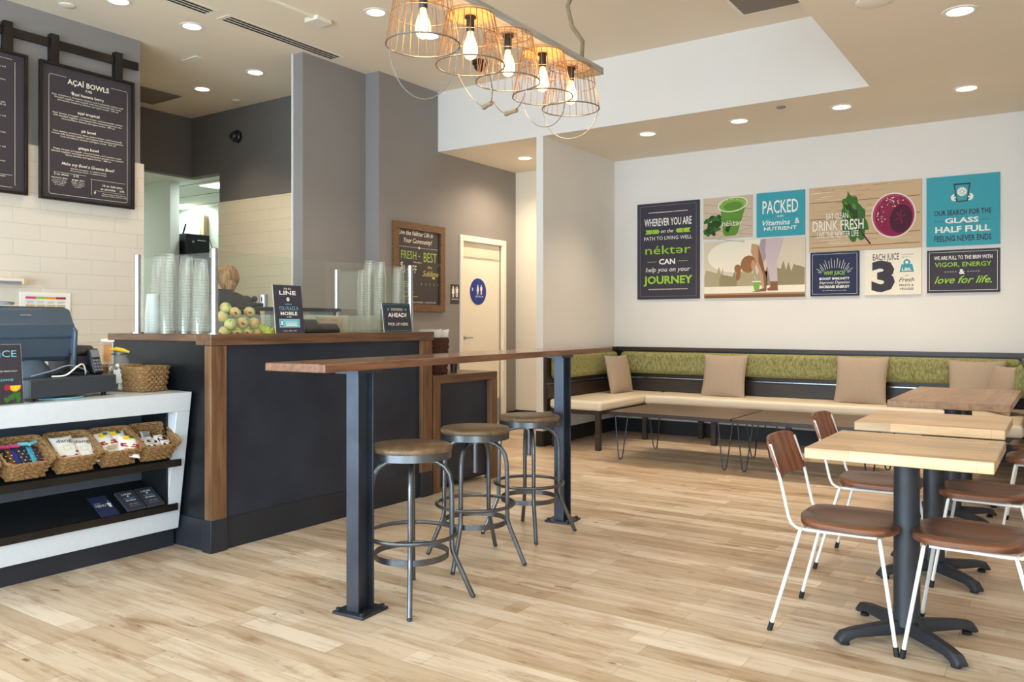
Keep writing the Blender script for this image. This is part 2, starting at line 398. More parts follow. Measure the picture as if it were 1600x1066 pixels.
# main ceiling (kitchen side and dining side) and the lowered soffit around it
S(MB(M['ceiling']).box(-9.2,-1.32,-3.1,7.05,CZ,CZ+.1).build('ceiling',smooth=False))
so=MB(M['ceiling']).box(-1.32,1.4,-3.1,8.75,SZ,CZ+.1).box(-5.9,-1.32,7.06,8.75,SZ,CZ+.1)
S(so.build('ceiling_soffit',smooth=False))
S(MB(M['white_wall']).box(-5.775,-1.32,7.04,7.06,SZ,CZ).build('wall_soffit',smooth=False))
# left (menu) wall with its tile wainscot
wl=S(MB(M['grey_wall']).box(-7.1,-6.95,-3.1,4.24,0,CZ).build('wall_left',smooth=False))
MB(M['tile_yz']).box(-6.95,-6.93,-3.1,4.24,0,2.693).box(-7.1,-6.93,4.24,4.265,0,2.693).build('tile_facing',wl,smooth=False)
# kitchen far wall, bulkhead over the kitchen opening
wk=S(MB(M['dark_grey_wall']).box(-8.486,-6.1,6.2,6.32,0,CZ).build('wall_kitchen',smooth=False))
MB(M['tile_xz']).box(-8.486,-6.1,6.185,6.2,0,2.71).build('tile_facing',wk,smooth=False)
S(MB(M['dark_grey_wall']).box(-9.16,-9.04,4.2,6.32,3.07,CZ).box(-9.04,-8.486,6.2,6.32,3.07,CZ).build('wall_bulkhead',smooth=False))
S(MB(M['dark_grey_wall']).box(-9.16,-9.04,-3.1,4.2,0,CZ).build('wall_kitchen_left',smooth=False))
# back kitchen beyond the opening
S(MB(M['cool_wall']).box(-12.7,-6.1,8.02,8.12,0,3.1).build('wall_pantry_back',smooth=False))
S(MB(M['cool_wall']).box(-12.7,-9.6,6.27,6.40,0,3.1).build('wall_pantry_divider',smooth=False))
S(MB(M['cool_wall']).box(-12.8,-12.7,3.9,8.12,0,3.1).build('wall_pantry_left',smooth=False))
S(MB(M['cool_wall']).box(-12.7,-9.16,3.9,4.0,0,3.1).build('wall_pantry_front',smooth=False))
S(MB(M['cool_wall']).box(-8.486,-6.1,6.32,6.34,0,3.1).build('wall_pantry_inner',smooth=False))
pc=MB(M['cool_wall']).box(-12.7,-9.16,3.9,8.12,3.1,3.2).box(-9.16,-6.1,6.32,8.12,3.1,3.2)
pc.use(M['grey'])
for y in (6.6,7.2,7.8): pc.box(-12.6,-6.1,y,y+.012,3.096,3.1)
S(pc.build('ceiling_pantry',smooth=False))
# grey restroom wall: short nib, set-back face, stepped-out face with the door opening
S(MB(M['grey_wall']).box(-6.1,-5.963,5.27,6.10,0,CZ).box(-6.1,-5.775,6.10,7.47,0,CZ).box(-6.1,-5.775,8.29,8.75,0,CZ)
  .box(-6.1,-5.775,7.47,8.29,2.215,CZ).box(-6.1,-5.95,7.47,8.29,0,2.215).build('wall_restroom',smooth=False))
S(MB(M['white_wall']).box(-6.106,-6.092,5.258,5.272,1.2,CZ).build('trim_1',smooth=False))
# alcove beside the restroom door and the thin partition that ends the banquette nook
S(MB(M['cream_wall']).box(-5.775,-4.49,8.58,8.75,0,SZ).build('wall_alcove',smooth=False))
S(MB(M['white_wall']).box(-4.49,-4.41,7.05,8.75,0,SZ).build('wall_partition_left',smooth=False))
S(MB(M['white_wall']).box(-4.41,1.4,8.632,8.75,0,SZ).build('wall_back',smooth=False))
S(MB(M['white_wall']).box(-.20,-.10,7.1,8.632,0,SZ).build('wall_partition_right',smooth=False))
# storefront: window walls behind and to the right of the camera
wf=MB(M['white_wall']).box(-9.2,1.4,-3.1,-3.0,2.35,CZ).box(-9.2,1.4,-3.1,-3.0,0,.15).box(-9.2,-6.3,-3.1,-3.0,.15,2.35).box(-.2,1.4,-3.1,-3.0,.15,2.35)
S(wf.build('wall_front',smooth=False))
wr=MB(M['white_wall']).box(1.3,1.4,-3.0,8.75,2.35,SZ).box(1.3,1.4,-3.0,8.75,0,.15).box(1.3,1.4,-.4,8.75,.15,2.35).box(1.3,1.4,-3.0,-2.8,.15,2.35)
S(wr.build('wall_right',smooth=False))
def window(n, fixed, a0, a1, k, ax):
    def bx(mb,u0,u1,d0,d1,z0,z1): return mb.box(u0,u1,d0,d1,z0,z1) if ax=='x' else mb.box(d0,d1,u0,u1,z0,z1)
    f=MB(M['frame_metal'])
    bx(f,a0,a1,fixed-.03,fixed+.03,.15,.2); bx(f,a0,a1,fixed-.03,fixed+.03,2.3,2.35)
    for i in range(k+1):
        u=a0+(a1-a0)*i/k; bx(f,max(a0,u-.025),min(a1,u+.025),fixed-.03,fixed+.03,.2,2.3)
    o=S(f.build('window_%d'%n,smooth=False))
    g=MB(M['window_glass'])
    bx(g,a0+.02,a1-.02,fixed-.003,fixed+.003,.2,2.3); g.build('pane',o,smooth=False)
window(1,-3.05,-6.3,-.2,4,'x'); window(2,1.35,-2.8,-.4,2,'y')
# baseboards
def base(n,*bs):
    b=MB(M['black_base'])
    for q in bs: b.box(*q)
    S(b.build('baseboard_'+n,smooth=False))
base('back',(-4.40,-.2,8.62,8.632,0,.155)); base('nook_left',(-4.41,-4.398,7.05,8.62,0,.155)); base('partition',(-4.49,-4.41,7.038,7.05,0,.155))
base('alcove',(-5.775,-4.49,8.568,8.58,0,.165)); base('restroom',(-5.775,-5.763,6.1,7.42,0,.155),(-5.775,-5.763,8.34,8.568,0,.155)); base('nook_right',(-.212,-.2,7.1,8.62,0,.155))

# restroom door
d=S(MB(M['door_paint']).box(-5.86,-5.815,7.475,8.285,.01,2.21).build('door_1',bevel=.003))
f=MB(M['door_paint']).box(-5.80,-5.755,7.425,7.48,0,2.27).box(-5.80,-5.755,8.28,8.345,0,2.27).box(-5.80,-5.755,7.48,8.28,2.205,2.27)
f.build('door_frame',d,bevel=.004)
MB(M['ceiling']).box(-5.814,-5.80,7.50,8.26,2.03,2.19).build('transom_panel',d,bevel=.002)
MB(M['chrome']).box(-5.814,-5.806,7.95,8.27,.04,.33).build('kick_plate',d,bevel=.001)
h=MB(M['chrome']).at(Matrix.Translation((-5.815,7.545,1.083))@Matrix.Rotation(R(90),4,'Y')).cyl((0,0,0),.026,.01).cyl((0,0,.01),.011,.04)
h.at(None).tube([(-5.765,7.545,1.083),(-5.762,7.58,1.083),(-5.765,7.66,1.083)],.009); h.build('door_handle',d)

# ------------------------------------------------------------------ ceiling fittings
def downlight(x,y,z,label,en=30,lamp=True,r=.085,group='recessed downlights'):
    t=thing('downlight',label,'ceiling light',(x,y,z),group=group)
    n=32; m=MB(M['trim_white']); m.lathe([(r-.012,-.001),(r-.010,-.006),(r+.012,-.006),(r+.016,0)],n=n,cap0=False,cap1=False); m.build('trim_ring',t)
    MB(M['lens']).lathe([(r-.012,-.002),(r*.55,-.0015)],n=n,cap0=True,cap1=True).build('reflector',t)
    if lamp: spot((x,y,z-.03),en)
DL=[(-6.239,4.282,CZ,'recessed downlight nearest the linear vents, above the service counter end'),
 (-6.846,5.427,CZ,'recessed downlight in front of the tiled kitchen wall, right one of the kitchen pair'),
 (-7.808,5.485,CZ,'recessed downlight deep in the kitchen, left one of the kitchen pair'),
 (-4.709,4.937,CZ,'recessed downlight left of the basket pendant on the high ceiling'),
 (-4.696,5.614,CZ,'recessed downlight seen through the nearest wire basket of the pendant'),
 (-6.228,3.616,CZ,'recessed downlight cut by the top edge above the menu board'),
 (-.548,5.66,SZ,'recessed downlight nearest the camera on the lowered ceiling at the right'),
 (-.684,7.545,SZ,'recessed downlight above the turquoise glass half full poster'),
 (-1.649,7.573,SZ,'recessed downlight above the beet juice picture, beside the soffit corner'),
 (-2.558,7.557,SZ,'recessed downlight above the turquoise packed poster'),
 (-3.488,7.549,SZ,'recessed downlight above the tall dark poster at the left'),
 (-5.164,7.86,SZ,'recessed downlight in the alcove beside the restroom door')]
for i,(x,y,z,l) in enumerate(DL): downlight(x,y,z,l,(18 if i in (0,5) else 34) if z==CZ else 40,lamp=i<len(DL)-1)
spot((-5.164,7.86,SZ-.03),48,R(150))
# more lamps of the same ceiling that stand outside the frame (behind and beside the camera)
for x,y in ((-6.2,2.2),(-6.2,.6),(-4.7,3.3),(-4.7,1.2),(-2.2,1.2),(-2.2,-.8),(-4.7,-.8)): spot((x,y,CZ-.03),9)
for x,y in ((-.5,3.6),(-.5,1.2)): spot((x,y,SZ-.03),16)

def disc(name,x,y,z,r,label,cat,mt='trim_white'):
    return setp(MB(M[mt]).lathe([(r,0),(r,-.006),(r*.8,-.012)],(x,y,z),20).build(name),label,cat)
disc('sprinkler_cap',-7.882,5.99,CZ,.05,'small flat sprinkler cap on the kitchen ceiling near the dark corner','sprinkler')
disc('sprinkler_cap',-2.09,7.273,SZ,.04,'small flat sprinkler cap on the soffit between two downlights','sprinkler','grey')
disc('smoke_detector',-6.656,3.435,CZ,.06,'round white detector disc on ceiling above the menu board','smoke detector')
disc('ceiling_speaker',-.954,5.205,SZ,.10,'round white speaker cut by the top edge at the right','speaker')
setp(MB(M['trim_white']).box(-7.12,-6.89,4.77,4.84,CZ-.008,CZ).build('access_plate',bevel=.002),'small pale oblong plate on the ceiling left of the linear vents','plate')
def linear_vent(x,y0,y1,label):
    t=thing('linear_vent',label,'air vent',(x,(y0+y1)/2,CZ),group='linear slot vents in the ceiling'); h=(y1-y0)/2
    MB(M['trim_white']).box(-.085,.085,-h,h,-.004,0).build('frame',t)
    for k in range(3): MB(M['black_laminate']).box(-.06+.045*k,-.034+.045*k,-h+.04,h-.04,-.0055,-.004).build('slot',t,smooth=False)
linear_vent(-5.83,4.29,5.60,'long linear slot vent ending beside the grey pillar')
linear_vent(-5.83,2.95,4.20,'linear slot vent cut by the top edge of the picture')
def grille(x0,x1,y0,y1,z,label,mt):
    t=thing('return_grille',label,'air vent',((x0+x1)/2,(y0+y1)/2,z)); w=(x1-x0)/2; h=(y1-y0)/2
    MB(M['trim_white']).border(-w,w,-h,h,.03,-.006).build('frame',t,smooth=False)
    MB(M[mt]).box(-w+.03,w-.03,-h+.03,h-.03,-.005,-.001).build('mesh_panel',t,smooth=False)
M['grille_grey']=tile('perforated_grille','857a6c','6a6156','XYZ',.02,.02,.6,0)
grille(-2.249,-1.60,6.10,6.71,CZ,'square grey return air grille on the high ceiling beside the soffit','grille_grey')
grille(-8.86,-8.21,4.95,5.57,CZ,'square return air grille on kitchen ceiling by the dark wall','grille_grey')
t=thing('surface_conduit','pale surface conduit ending in a flat box on the ceiling','conduit',(-5.2,4.3,CZ))
MB(M['trim_white']).box(-.015,.015,-1.0,.45,-.02,0).build('conduit_run',t); MB(M['trim_white']).box(-.10,.06,.40,.56,-.035,0).build('junction_box',t,bevel=.004)
def camdome(name,loc,rot,label):
    t=thing(name,label,'camera',loc,rot)
    MB(M['black_plastic']).lathe([(.075,0),(.075,.035),(.06,.05)],n=24).build('housing',t)
    MB(M['black_plastic']).ball((0,0,.05),.058,n=18,m=12).build('dome',t)
camdome('security_camera',(-8.135,6.2,3.46),(R(90),0,0),'black dome camera on the charcoal kitchen wall above the tiles')
camdome('security_camera',(-4.739,6.418,CZ),(R(180),0,0),'black camera hanging from the ceiling behind the wire baskets')
# pantry lights and equipment
for x,y,l in ((-10.9,5.0,'lit square panel in the pantry ceiling in front of the white divider'),(-9.35,6.86,'lit square panel in the pantry ceiling, right one'),(-11.55,7.78,'lit square panel in the pantry ceiling, left one near the white divider')):  # first panel is out of view, added only to brighten the divider wall
    t=thing('ceiling_panel_light',l,'ceiling light',(x,y,3.1)); MB(M['trim_white']).border(-.30,.30,-.16,.16,.02,-.006).build('frame',t,smooth=False); MB(M['panel_light']).box(-.28,.28,-.14,.14,-.005,-.001).build('diffuser',t,smooth=False)
    a=bpy.data.lights.new('panel_lamp','AREA'); a.shape='RECTANGLE'; a.size=.56; a.size_y=.28; a.energy=9; a.color=(.9,1,.94); o=bpy.data.objects.new('panel_lamp',a); COL.objects.link(o); o.location=(x,y,3.08)
t=thing('refrigerator','tall stainless refrigerator in the pantry behind the opening','refrigerator',(-9.85,6.62,0))
MB(M['raw_steel']).box(-.34,.34,-.18,.3,.08,2.14).build('body',t,bevel=.01); MB(M['raw_steel']).box(.341,.36,-.17,.29,.12,2.1).build('door',t,bevel=.008); MB(M['chrome']).tube([(.385,-.1,.9),(.385,-.1,1.6)],.012).build('handle',t); MB(M['black_plastic']).box(-.32,.32,-.16,.28,0,.08).build('base',t)
t=thing('black_appliance','black box appliance lying on top of the pantry refrigerator','appliance',(-9.68,6.62,2.14))
MB(M['black_plastic']).box(-.2,.18,-.18,.17,0,.29).build('body',t,bevel=.01); MB(M['grey']).box(.181,.186,-.02,.1,.2,.215).box(.181,.186,-.1,-.07,.17,.2).build('badge',t)
setp(MB(M['black_plastic']).tube([(-9.62,6.47,2.43),(-9.56,6.47,2.56)],.012).build('antenna'),'short black antenna standing on the black appliance','antenna')
t=thing('wall_dispenser','cream wall dispenser box with a hanging hose in the pantry','dispenser',(-11.35,8.02,2.6))
MB(M['cream']).box(-.28,.02,-.1,0,0,.36).build('body',t,bevel=.01); MB(M['tan']).box(.02,.1,-.09,0,-.1,.36).build('side_unit',t,bevel=.005); MB(M['grey']).tube([(.1,-.05,.1),(.2,-.06,-.02),(.26,-.05,-.16),(.18,-.05,-.2)],.008).build('hose',t)

# ------------------------------------------------------------------ pendant of wire baskets
PX=-2.6; BY=[3.055,3.437,3.787,4.152,4.487]
t=thing('basket_pendant','pendant of five wire egg baskets on a weathered beam above the bar table','pendant light',(PX,3.7,2.87))
MB(M['grey_wood']).box(-.09,.09,-1.15,1.06,0,.045).build('beam',t,bevel=.004)
M['bulb_glow']=clear('warm_bulb_glass','fff2dd',.0,.03,1.0)
nt=M['bulb_glow'].node_tree; out=nt.nodes['Material Output']; em=N(nt,'ShaderNodeEmission'); em.inputs[0].default_value=srgb('ffc98a'); em.inputs[1].default_value=1.1
ad=N(nt,'ShaderNodeAddShader'); src=out.inputs[0].links[0].from_socket; L(nt,src,ad.inputs[0]); L(nt,em.outputs[0],ad.inputs[1]); L(nt,ad.outputs[0],out.inputs[0])
M['filament']=emit('glowing_filament','ffe0a8',30)
rng=random.Random(3)
for i,y in enumerate(BY):
    ly=y-3.7; solid=i in (1,3); h=.27; rt=.125 if solid else .135; rb=.18
    b=MB(M['wire_rust'])
    if solid: b.use(M['pale_wood']).cyl((0,ly,-.012),rt,.012,28).use(M['wire_rust'])
    else:
        for k in range(3): b.ring((0,ly,-.008),rt*(k+1)/3,.002,28,5)
        for k in range(12):
            a=2*pi*k/12; b.tube([(0.02*cos(a),ly+.02*sin(a),-.008),(rt*cos(a),ly+rt*sin(a),-.008)],.0016,5)
    b.ring((0,ly,-.01),rt,.003,32,6); b.use(M['galv']).ring((0,ly,-h),rb,.0042,36,6).use(M['wire_rust']); b.ring((0,ly,-h*.45),rt+(rb-rt)*.42,.0022,32,5)
    for k in range(26):
        a=2*pi*k/26+.05*i; b.tube([(rt*cos(a),ly+rt*sin(a),-.01),(rb*cos(a),ly+rb*sin(a),-h)],.0019,5)
    ob=b.build('wire_basket',t)
    # bail handle hanging below the rim
    az=[R(205),R(150),R(160),R(170),R(25)][i]; lean=[.05,.10,.02,.05,.10][i]; dp=[.25,.20,.17,.17,.21][i]
    pts=[]
    for k in range(17):
        q=pi*k/16; u=cos(q)*rb*(.95); dd=-sin(q)*dp
        pts.append((u*cos(az)+lean*sin(q)*sin(az), ly+u*sin(az)-lean*sin(q)*cos(az), -h+dd))
    MB(M['galv']).tube(pts,.0026,6).build('bail_handle',t)
    if i in (1,2):
        p0=Vector(pts[7]);p1=Vector(pts[9]); dr=(p1-p0).normalized()*.055; c=(p0+p1)/2
        MB(M['rope']).tube([c-dr,c-dr*.9,c-dr*.3,c+dr*.3,c+dr*.9,c+dr],[.011,.014,.012,.012,.014,.011],10).build('handle_grip',t)
    MB(M['black_plastic']).lathe([(.03,0),(.03,-.01),(.021,-.014),(.021,-.075),(.018,-.08)],(0,ly,-.012),20).build('socket',t)
    bz=-.09
    MB(M['bulb_glow']).lathe([(.014,0),(.017,-.02),(.030,-.055),(.039,-.09),(.038,-.115),(.025,-.140),(.006,-.150)],(0,ly,bz),20).build('bulb',t)
    fl=MB(M['filament'])
    for k in range(6):
        a=2*pi*k/6; a2=a+pi/6; fl.tube([(.005*cos(a),ly+.005*sin(a),bz-.035),(.013*cos(a),ly+.013*sin(a),bz-.10),(.013*cos(a2),ly+.013*sin(a2),bz-.10),(.005*cos(a2),ly+.005*sin(a2),bz-.035)],.0016,5)
    fl.build('filament',t)
    pl=bpy.data.lights.new('bulb_lamp','POINT'); pl.energy=1.7; pl.color=(1,.68,.36); pl.shadow_soft_size=.03; o=bpy.data.objects.new('bulb_lamp',pl); COL.objects.link(o); o.location=(PX,y,2.87+bz-.07)
for yy in (.97,-1.05):
    pts=[(.0,yy,.03),(-.03,yy+.01,.12),(.0,yy-.03,.2),(-.09,yy-.01,.32),(-.12,yy-.02,.46),(-.11,yy+.01,.52),(-.13,yy,.65),(-.06,yy,.93)]
    MB(M['rope']).tube(pts,.014,8).build('rope',t)
# ================================================================== service counter
def neg(t): return (-t.location.x,-t.location.y,-t.location.z)
t=thing('service_counter','long dark steel service counter with stained wood top and corner posts','counter',(-4.3,3.68,0)); o=neg(t)
MB(M['steel_end']).box(-4.80,-3.875,2.775,4.585,.17,1.125).build('cabinet_body',t,smooth=False,loc=o)
MB(M['steel_end']).box(-4.80,-3.86,2.76,2.785,.17,1.146).build('end_panel',t,bevel=.002,loc=o)
MB(M['chrome']).box(-4.815,-4.80,2.755,2.80,.17,1.135).build('edge_strip',t,loc=o)
MB(M['steel_panel']).box(-3.88,-3.852,2.84,4.49,.17,1.13).build('front_panel',t,smooth=False,loc=o)
for y0,y1 in ((2.742,2.842),(4.485,4.60)): MB(M['counter_wood_z']).box(-3.885,-3.826,y0,y1,.175,1.125).build('corner_post',t,bevel=.003,loc=o)
MB(M['plinth']).box(-4.78,-3.845,2.755,4.58,0,.172).build('plinth',t,bevel=.002,loc=o)
for y0,y1 in ((2.738,2.845),(4.483,4.603)): MB(M['plinth']).box(-3.90,-3.822,y0,y1,0,.178).build('plinth_block',t,bevel=.002,loc=o)
MB(M['counter_wood']).box(-3.955,-3.818,2.735,4.612,1.125,1.186).build('countertop_front',t,bevel=.004,loc=o)
for y0,y1 in ((2.735,2.835),(4.50,4.612)): MB(M['counter_wood_xx']).box(-4.83,-3.955,y0,y1,1.145,1.186).build('countertop_end',t,bevel=.004,loc=o)

t=thing('condiment_cabinet','low wood framed condiment cabinet at the far end of the service counter','cabinet',(-4.1,5.02,0)); o=neg(t)
MB(M['counter_wood']).box(-4.42,-3.83,4.62,5.425,.80,.862).build('top',t,bevel=.004,loc=o)
for y0,y1 in ((4.62,4.70),(5.345,5.425)): MB(M['counter_wood_z']).box(-3.90,-3.83,y0,y1,.0,.80).build('leg',t,bevel=.003,loc=o)
MB(M['steel_end']).box(-4.40,-3.89,4.64,5.41,.03,.80).build('body',t,smooth=False,loc=o)
MB(M['steel_panel']).box(-3.889,-3.875,4.70,5.345,.05,.80).build('front_panel',t,smooth=False,loc=o)

# glass guard on the counter
t=thing('sneeze_guard','clear glass guard on stainless posts around the service counter top','glass guard',(-4.2,3.6,1.186)); o=neg(t)
posts=[(-3.862,2.79),(-4.60,2.79),(-3.862,4.40),(-4.60,4.40)]
for x,y in posts:
    m=MB(M['chrome']).cyl((x,y,1.186),.019,.468,20).cyl((x,y,1.186),.034,.008,24).ball((x,y,1.654),.019,rz=.006)
    ob=m.build('post',t,loc=o)
    for z in (1.30,1.56):
        c=MB(M['chrome'])
        if x>-4: c.at(Matrix.Translation((x,y,z))@Matrix.Rotation(R(90),4,'X')).cyl((0,0,-.045),.011,.09,16)
        else: c.at(Matrix.Translation((x,y,z))@Matrix.Rotation(R(90),4,'Y')).cyl((0,0,0),.011,.045,16)
        c.build('clamp',ob,loc=o)
    CH[t.name]
MB(M['glass']).box(-4.57,-3.885,2.785,2.795,1.205,1.635).build('glass_panel',t,smooth=False,loc=o)
MB(M['glass']).box(-3.867,-3.857,2.815,4.375,1.205,1.64).build('glass_panel',t,smooth=False,loc=o)
MB(M['glass']).box(-4.57,-3.885,4.395,4.405,1.205,1.635).build('glass_panel',t,smooth=False,loc=o)

# nested cups, every cup its own object
def cup_proto(mat,name,r0=.0445,r1=.031,h=.125):
    m=MB(M[mat]).lathe([(r0,.004),(r1+.002,h-.004),(r1-.003,h)],n=20,cap0=False,cap1=True).use(M['cup_rim'] if mat=='cup_plastic' else M[mat]).lathe([(r0,0),(r0+.0015,.002),(r0,.005)],n=20,cap0=False,cap1=False)
    return m
first={}
M['cup_rim']=clear('clear_cup_rim','fefefd',.22,.12,2.2,'ded6cc')
def stack(x,y,z0,ztop,pitch,label,group,mat='cup_plastic',h=.125):
    n=int(round((ztop-z0-h)/pitch))+1
    for k in range(n):
        q=(x+rng.uniform(-.0012,.0012),y+rng.uniform(-.0012,.0012),z0+k*pitch)
        if mat not in first:
            first[mat]=cup_proto(mat,'cup',h=h).build('plastic_cup' if mat=='cup_plastic' else 'paper_cup'); o=first[mat]; o.location=q; setp(o,label,'cup',group)
        else: copy_tree(first[mat],loc=q,label=label,group=group)
WELL=1.125
stack(-4.716,3.00,WELL,1.665,.0175,'clear upturned cup nested in the slim stack nearest the left glass post','cups in the slim left stack')
stack(-4.47,2.905,WELL,1.674,.0175,'clear upturned cup nested in the tallest stack left of the corner post','cups in the tallest left stack')
stack(-4.41,2.99,WELL,1.659,.0175,'clear upturned cup nested in the stack third from the left glass post','cups in the third left stack')
stack(-4.12,2.885,WELL,1.61,.0175,'clear upturned cup nested in the stack right beside the corner glass post','cups in the stack at the corner post')
stack(-4.62,2.90,WELL,1.43,.016,'opaque white cup nested in the short stack behind the left glass panel','white cups in the short stack',mat='white_metal')
stack(-4.27,4.34,WELL,1.63,.0175,'clear upturned cup nested in the shorter stack beside the rear right glass post','cups in the shorter right stack')
stack(-4.165,4.30,WELL,1.697,.0175,'clear upturned cup nested in the tallest stack before the chalkboard','cups in the tallest right stack')
stack(-4.045,4.28,WELL,1.68,.0175,'clear upturned cup nested in the stack left of the pick up sign','cups in the stack left of the pick up sign')
stack(-3.94,4.36,WELL,1.655,.0175,'clear upturned cup nested in the stack right behind the pick up sign','cups in the stack behind the pick up sign')

# apples heaped in a clear bin behind the glass
def ray_to_x(px,py,X):
    fw=Vector((-sin(YAW),cos(YAW),0)); rt=Vector((cos(YAW),sin(YAW),0))
    d=fw+rt*((px-800)/FPX)+Vector((0,0,(HORIZON-py)/FPX)); return Vector((0,0,EYE))+d*(X/d.x)
m,nt,p=nodes('blushed_apple_skin'); v=coords(nt); f=noise(nt,v,9,3); L(nt,ramp(nt,f,[(.38,'b9c276'),(.52,'d3cd84'),(.64,'dcae6c'),(.80,'cc6a44')]),p.inputs['Base Color']); p.inputs['Roughness'].default_value=.28; M['apple']=m
m,nt,p=nodes('green_apple_skin'); v=coords(nt); f=noise(nt,v,14,3); L(nt,ramp(nt,f,[(.35,'b9c648'),(.65,'dbd95c')]),p.inputs['Base Color']); p.inputs['Roughness'].default_value=.28; M['lime']=m
def apple_fn(p):
    k=1-.10*max(0,-p.z)*(1-abs(p.z)*.3); d=math.hypot(p.x,p.y); z=p.z*.92-(.22*math.exp(-(d/.22)**2) if p.z>0 else -.12*math.exp(-(d/.2)**2))
    return Vector((p.x*k,p.y*k,z))
def apple(px,py,X,r,mt,label,rot,sticker=False,name='apple'):
    q=ray_to_x(px,py,X); t=thing(name,label,'apple',q,rot,'apples in the clear bin' if mt=='apple' else 'green apples in the clear bin')
    MB(M[mt]).ball((0,0,0),r,fn=apple_fn,n=20,m=14).build('fruit',t,angle=80)
    MB(M['brown']).tube([(0,0,r*.62),(.002,.001,r*.95),(.006,.003,r*1.12)],.0016,6).build('stem',t)
    if sticker:
        inv=Matrix.Rotation(0,4,'X'); e=t.rotation_euler.to_matrix().inverted(); n=(e@Vector((.8,-.5,-.1))).normalized()
        mb=MB(M['red']); mb.at(Matrix.Translation(n*r*.985)@n.to_track_quat('Z','Y').to_matrix().to_4x4()).oval(0,0,.012,.007,0.0012,14); mb.build('sticker',t,smooth=False)
AP=[(352.6,481.5,-4.02,'orange blushed apple on top at the left of the heap, beside the glass post',0),(347.7,495,-3.955,'pale yellow apple touching the corner glass post, second row',0),(367.8,489,-3.97,'greenish apple with its stem end showing, top middle of the heap',1),
 (389.8,488,-3.98,'orange blushed apple on top at the right of the heap',1),(360,507,-3.915,'green yellow apple in the second row, left of the stickered one',0),(378.8,505,-3.915,'green apple with a red sticker in the middle of the second row',1),
 (397,505.5,-3.925,'yellow green apple ending the second row at the right',0),(350.7,519,-3.925,'pale apple half sunk behind the counter edge beside the corner post',0),(369.7,520,-3.925,'stickered apple low behind the counter edge, under the second row',1),
 (386,520,-3.925,'red stickered apple low behind the counter edge, right of centre',1),(400,521,-3.935,'small apple low behind the counter edge beside the green apples',0)]
for i,(a,b,X,l,s) in enumerate(AP): apple(a,b,X-.03,.0345,'apple',l,(rng.uniform(-.6,.6),rng.uniform(.3,1.0),rng.uniform(-1,1)),s)
for a,b,X,l in ((411,515,-3.98,'green apple at the left behind the line sign, partly hidden by its neighbour'),(420,520,-3.945,'large bright green apple beside the foot of the line sign'),(433,517,-3.99,'green apple mostly hidden behind the line sign')): apple(a,b,X,.036,'lime',l,(.4,.5,.3))
# clear bins standing in the counter well
def bin_(x0,x1,y0,y1,z0,z1,label):
    t=thing('clear_bin',label,'bin',((x0+x1)/2,(y0+y1)/2,z0)); w=(x1-x0)/2;d=(y1-y0)/2;h=z1-z0
    MB(M['acrylic']).box(-w,w,-d,d,0,.004).box(-w,w,-d,-d+.004,.004,h).box(-w,w,d-.004,d,.004,h).box(-w,-w+.004,-d+.004,d-.004,.004,h).box(w-.004,w,-d+.004,d-.004,.004,h).build('walls',t,smooth=False)
    MB(M['acrylic']).border(-w-.004,w+.004,-d-.004,d+.004,.008,h).build('rim',t,smooth=False)
    return t
bin_(-4.36,-3.965,3.25,3.62,WELL,1.30,'clear acrylic bin behind the line sign and the card reader')
bin_(-4.36,-3.965,3.63,3.90,WELL,1.30,'clear acrylic bin holding a wooden crate, behind the card reader')
bin_(-4.36,-3.965,3.91,4.20,WELL,1.30,'clear acrylic bin behind the pick up sign')
t=thing('wooden_crate','pale wooden crate with a green round mark inside a clear bin','crate',(-4.12,3.765,WELL+.006))
for z in (0,.055,.11): MB(M['pale_wood']).box(.10,.112,-.12,.12,z,z+.048).box(-.112,-.10,-.12,.12,z,z+.048).build('slat',t,bevel=.001)
MB(M['pale_wood']).box(-.10,.10,-.12,-.108,0,.16).box(-.10,.10,.108,.12,0,.16).box(-.10,.10,-.108,.108,0,.006).build('ends',t,bevel=.001)
mk=MB(M['kale']); mk.at(Matrix.Translation((.1125,0,.085))@Matrix.Rotation(R(90),4,'Y')).oval(0,-.01,.02,.02,0.0005); mk.use(M['red'])
for y0,y1,z in ((.02,.075,.135),(-.09,-.03,.135),(-.06,.08,.022)): mk.at(None).box(.1122,.1128,y0,y1,z,z+.006)
mk.build('stamp',t,smooth=False)

# signs on the counter
def standing_sign(name,label,x,y,z,w,h,tilt,t_=.005):
    t=thing(name,label,'sign',(x,y,z),(R(90-tilt),0,R(90)))
    MB(M['white']).box(0,w,0,h,-t_,-.001).build('board',t,bevel=.001); MB(M['dark']).rect(0,w,0,h,0).build('printed_face',t,smooth=False)
    return t
t=standing_sign('counter_sign','dark upright counter sign that says line and mobile order, leaning back beside apples',-3.820,3.175,1.187,.215,.288,6.3)
def tx(t,mt,rows,z=.0006,name='lettering'):
    m=MB(M[mt])
    for r in rows:
        s,cx,cy,cap,w=r[:5]; m.text(s,cx,cy,cap,w,z,*(r[5:]))
    return m.build(name,t,smooth=False)
tx(t,'white',[('skip the',.107,.268,.012,.055,.3),('LINE',.107,.242,.023,.125,0,.02),('MOBILE',.107,.118,.019,.125,0,.03),('order',.107,.099,.010,.04),('pickups  HERE  WAIT',.107,.015,.006,.10)])
tx(t,'ltblue',[('when',.107,.175,.010,.05,.3),('YOU PLACE A',.107,.149,.022,.145)])
m=MB(M['white']).oval(.107,.203,.012,.012,.0006); m.use(M['dark']).text('N',.107,.203,.010,None,.0009); m.build('round_mark',t,smooth=False)
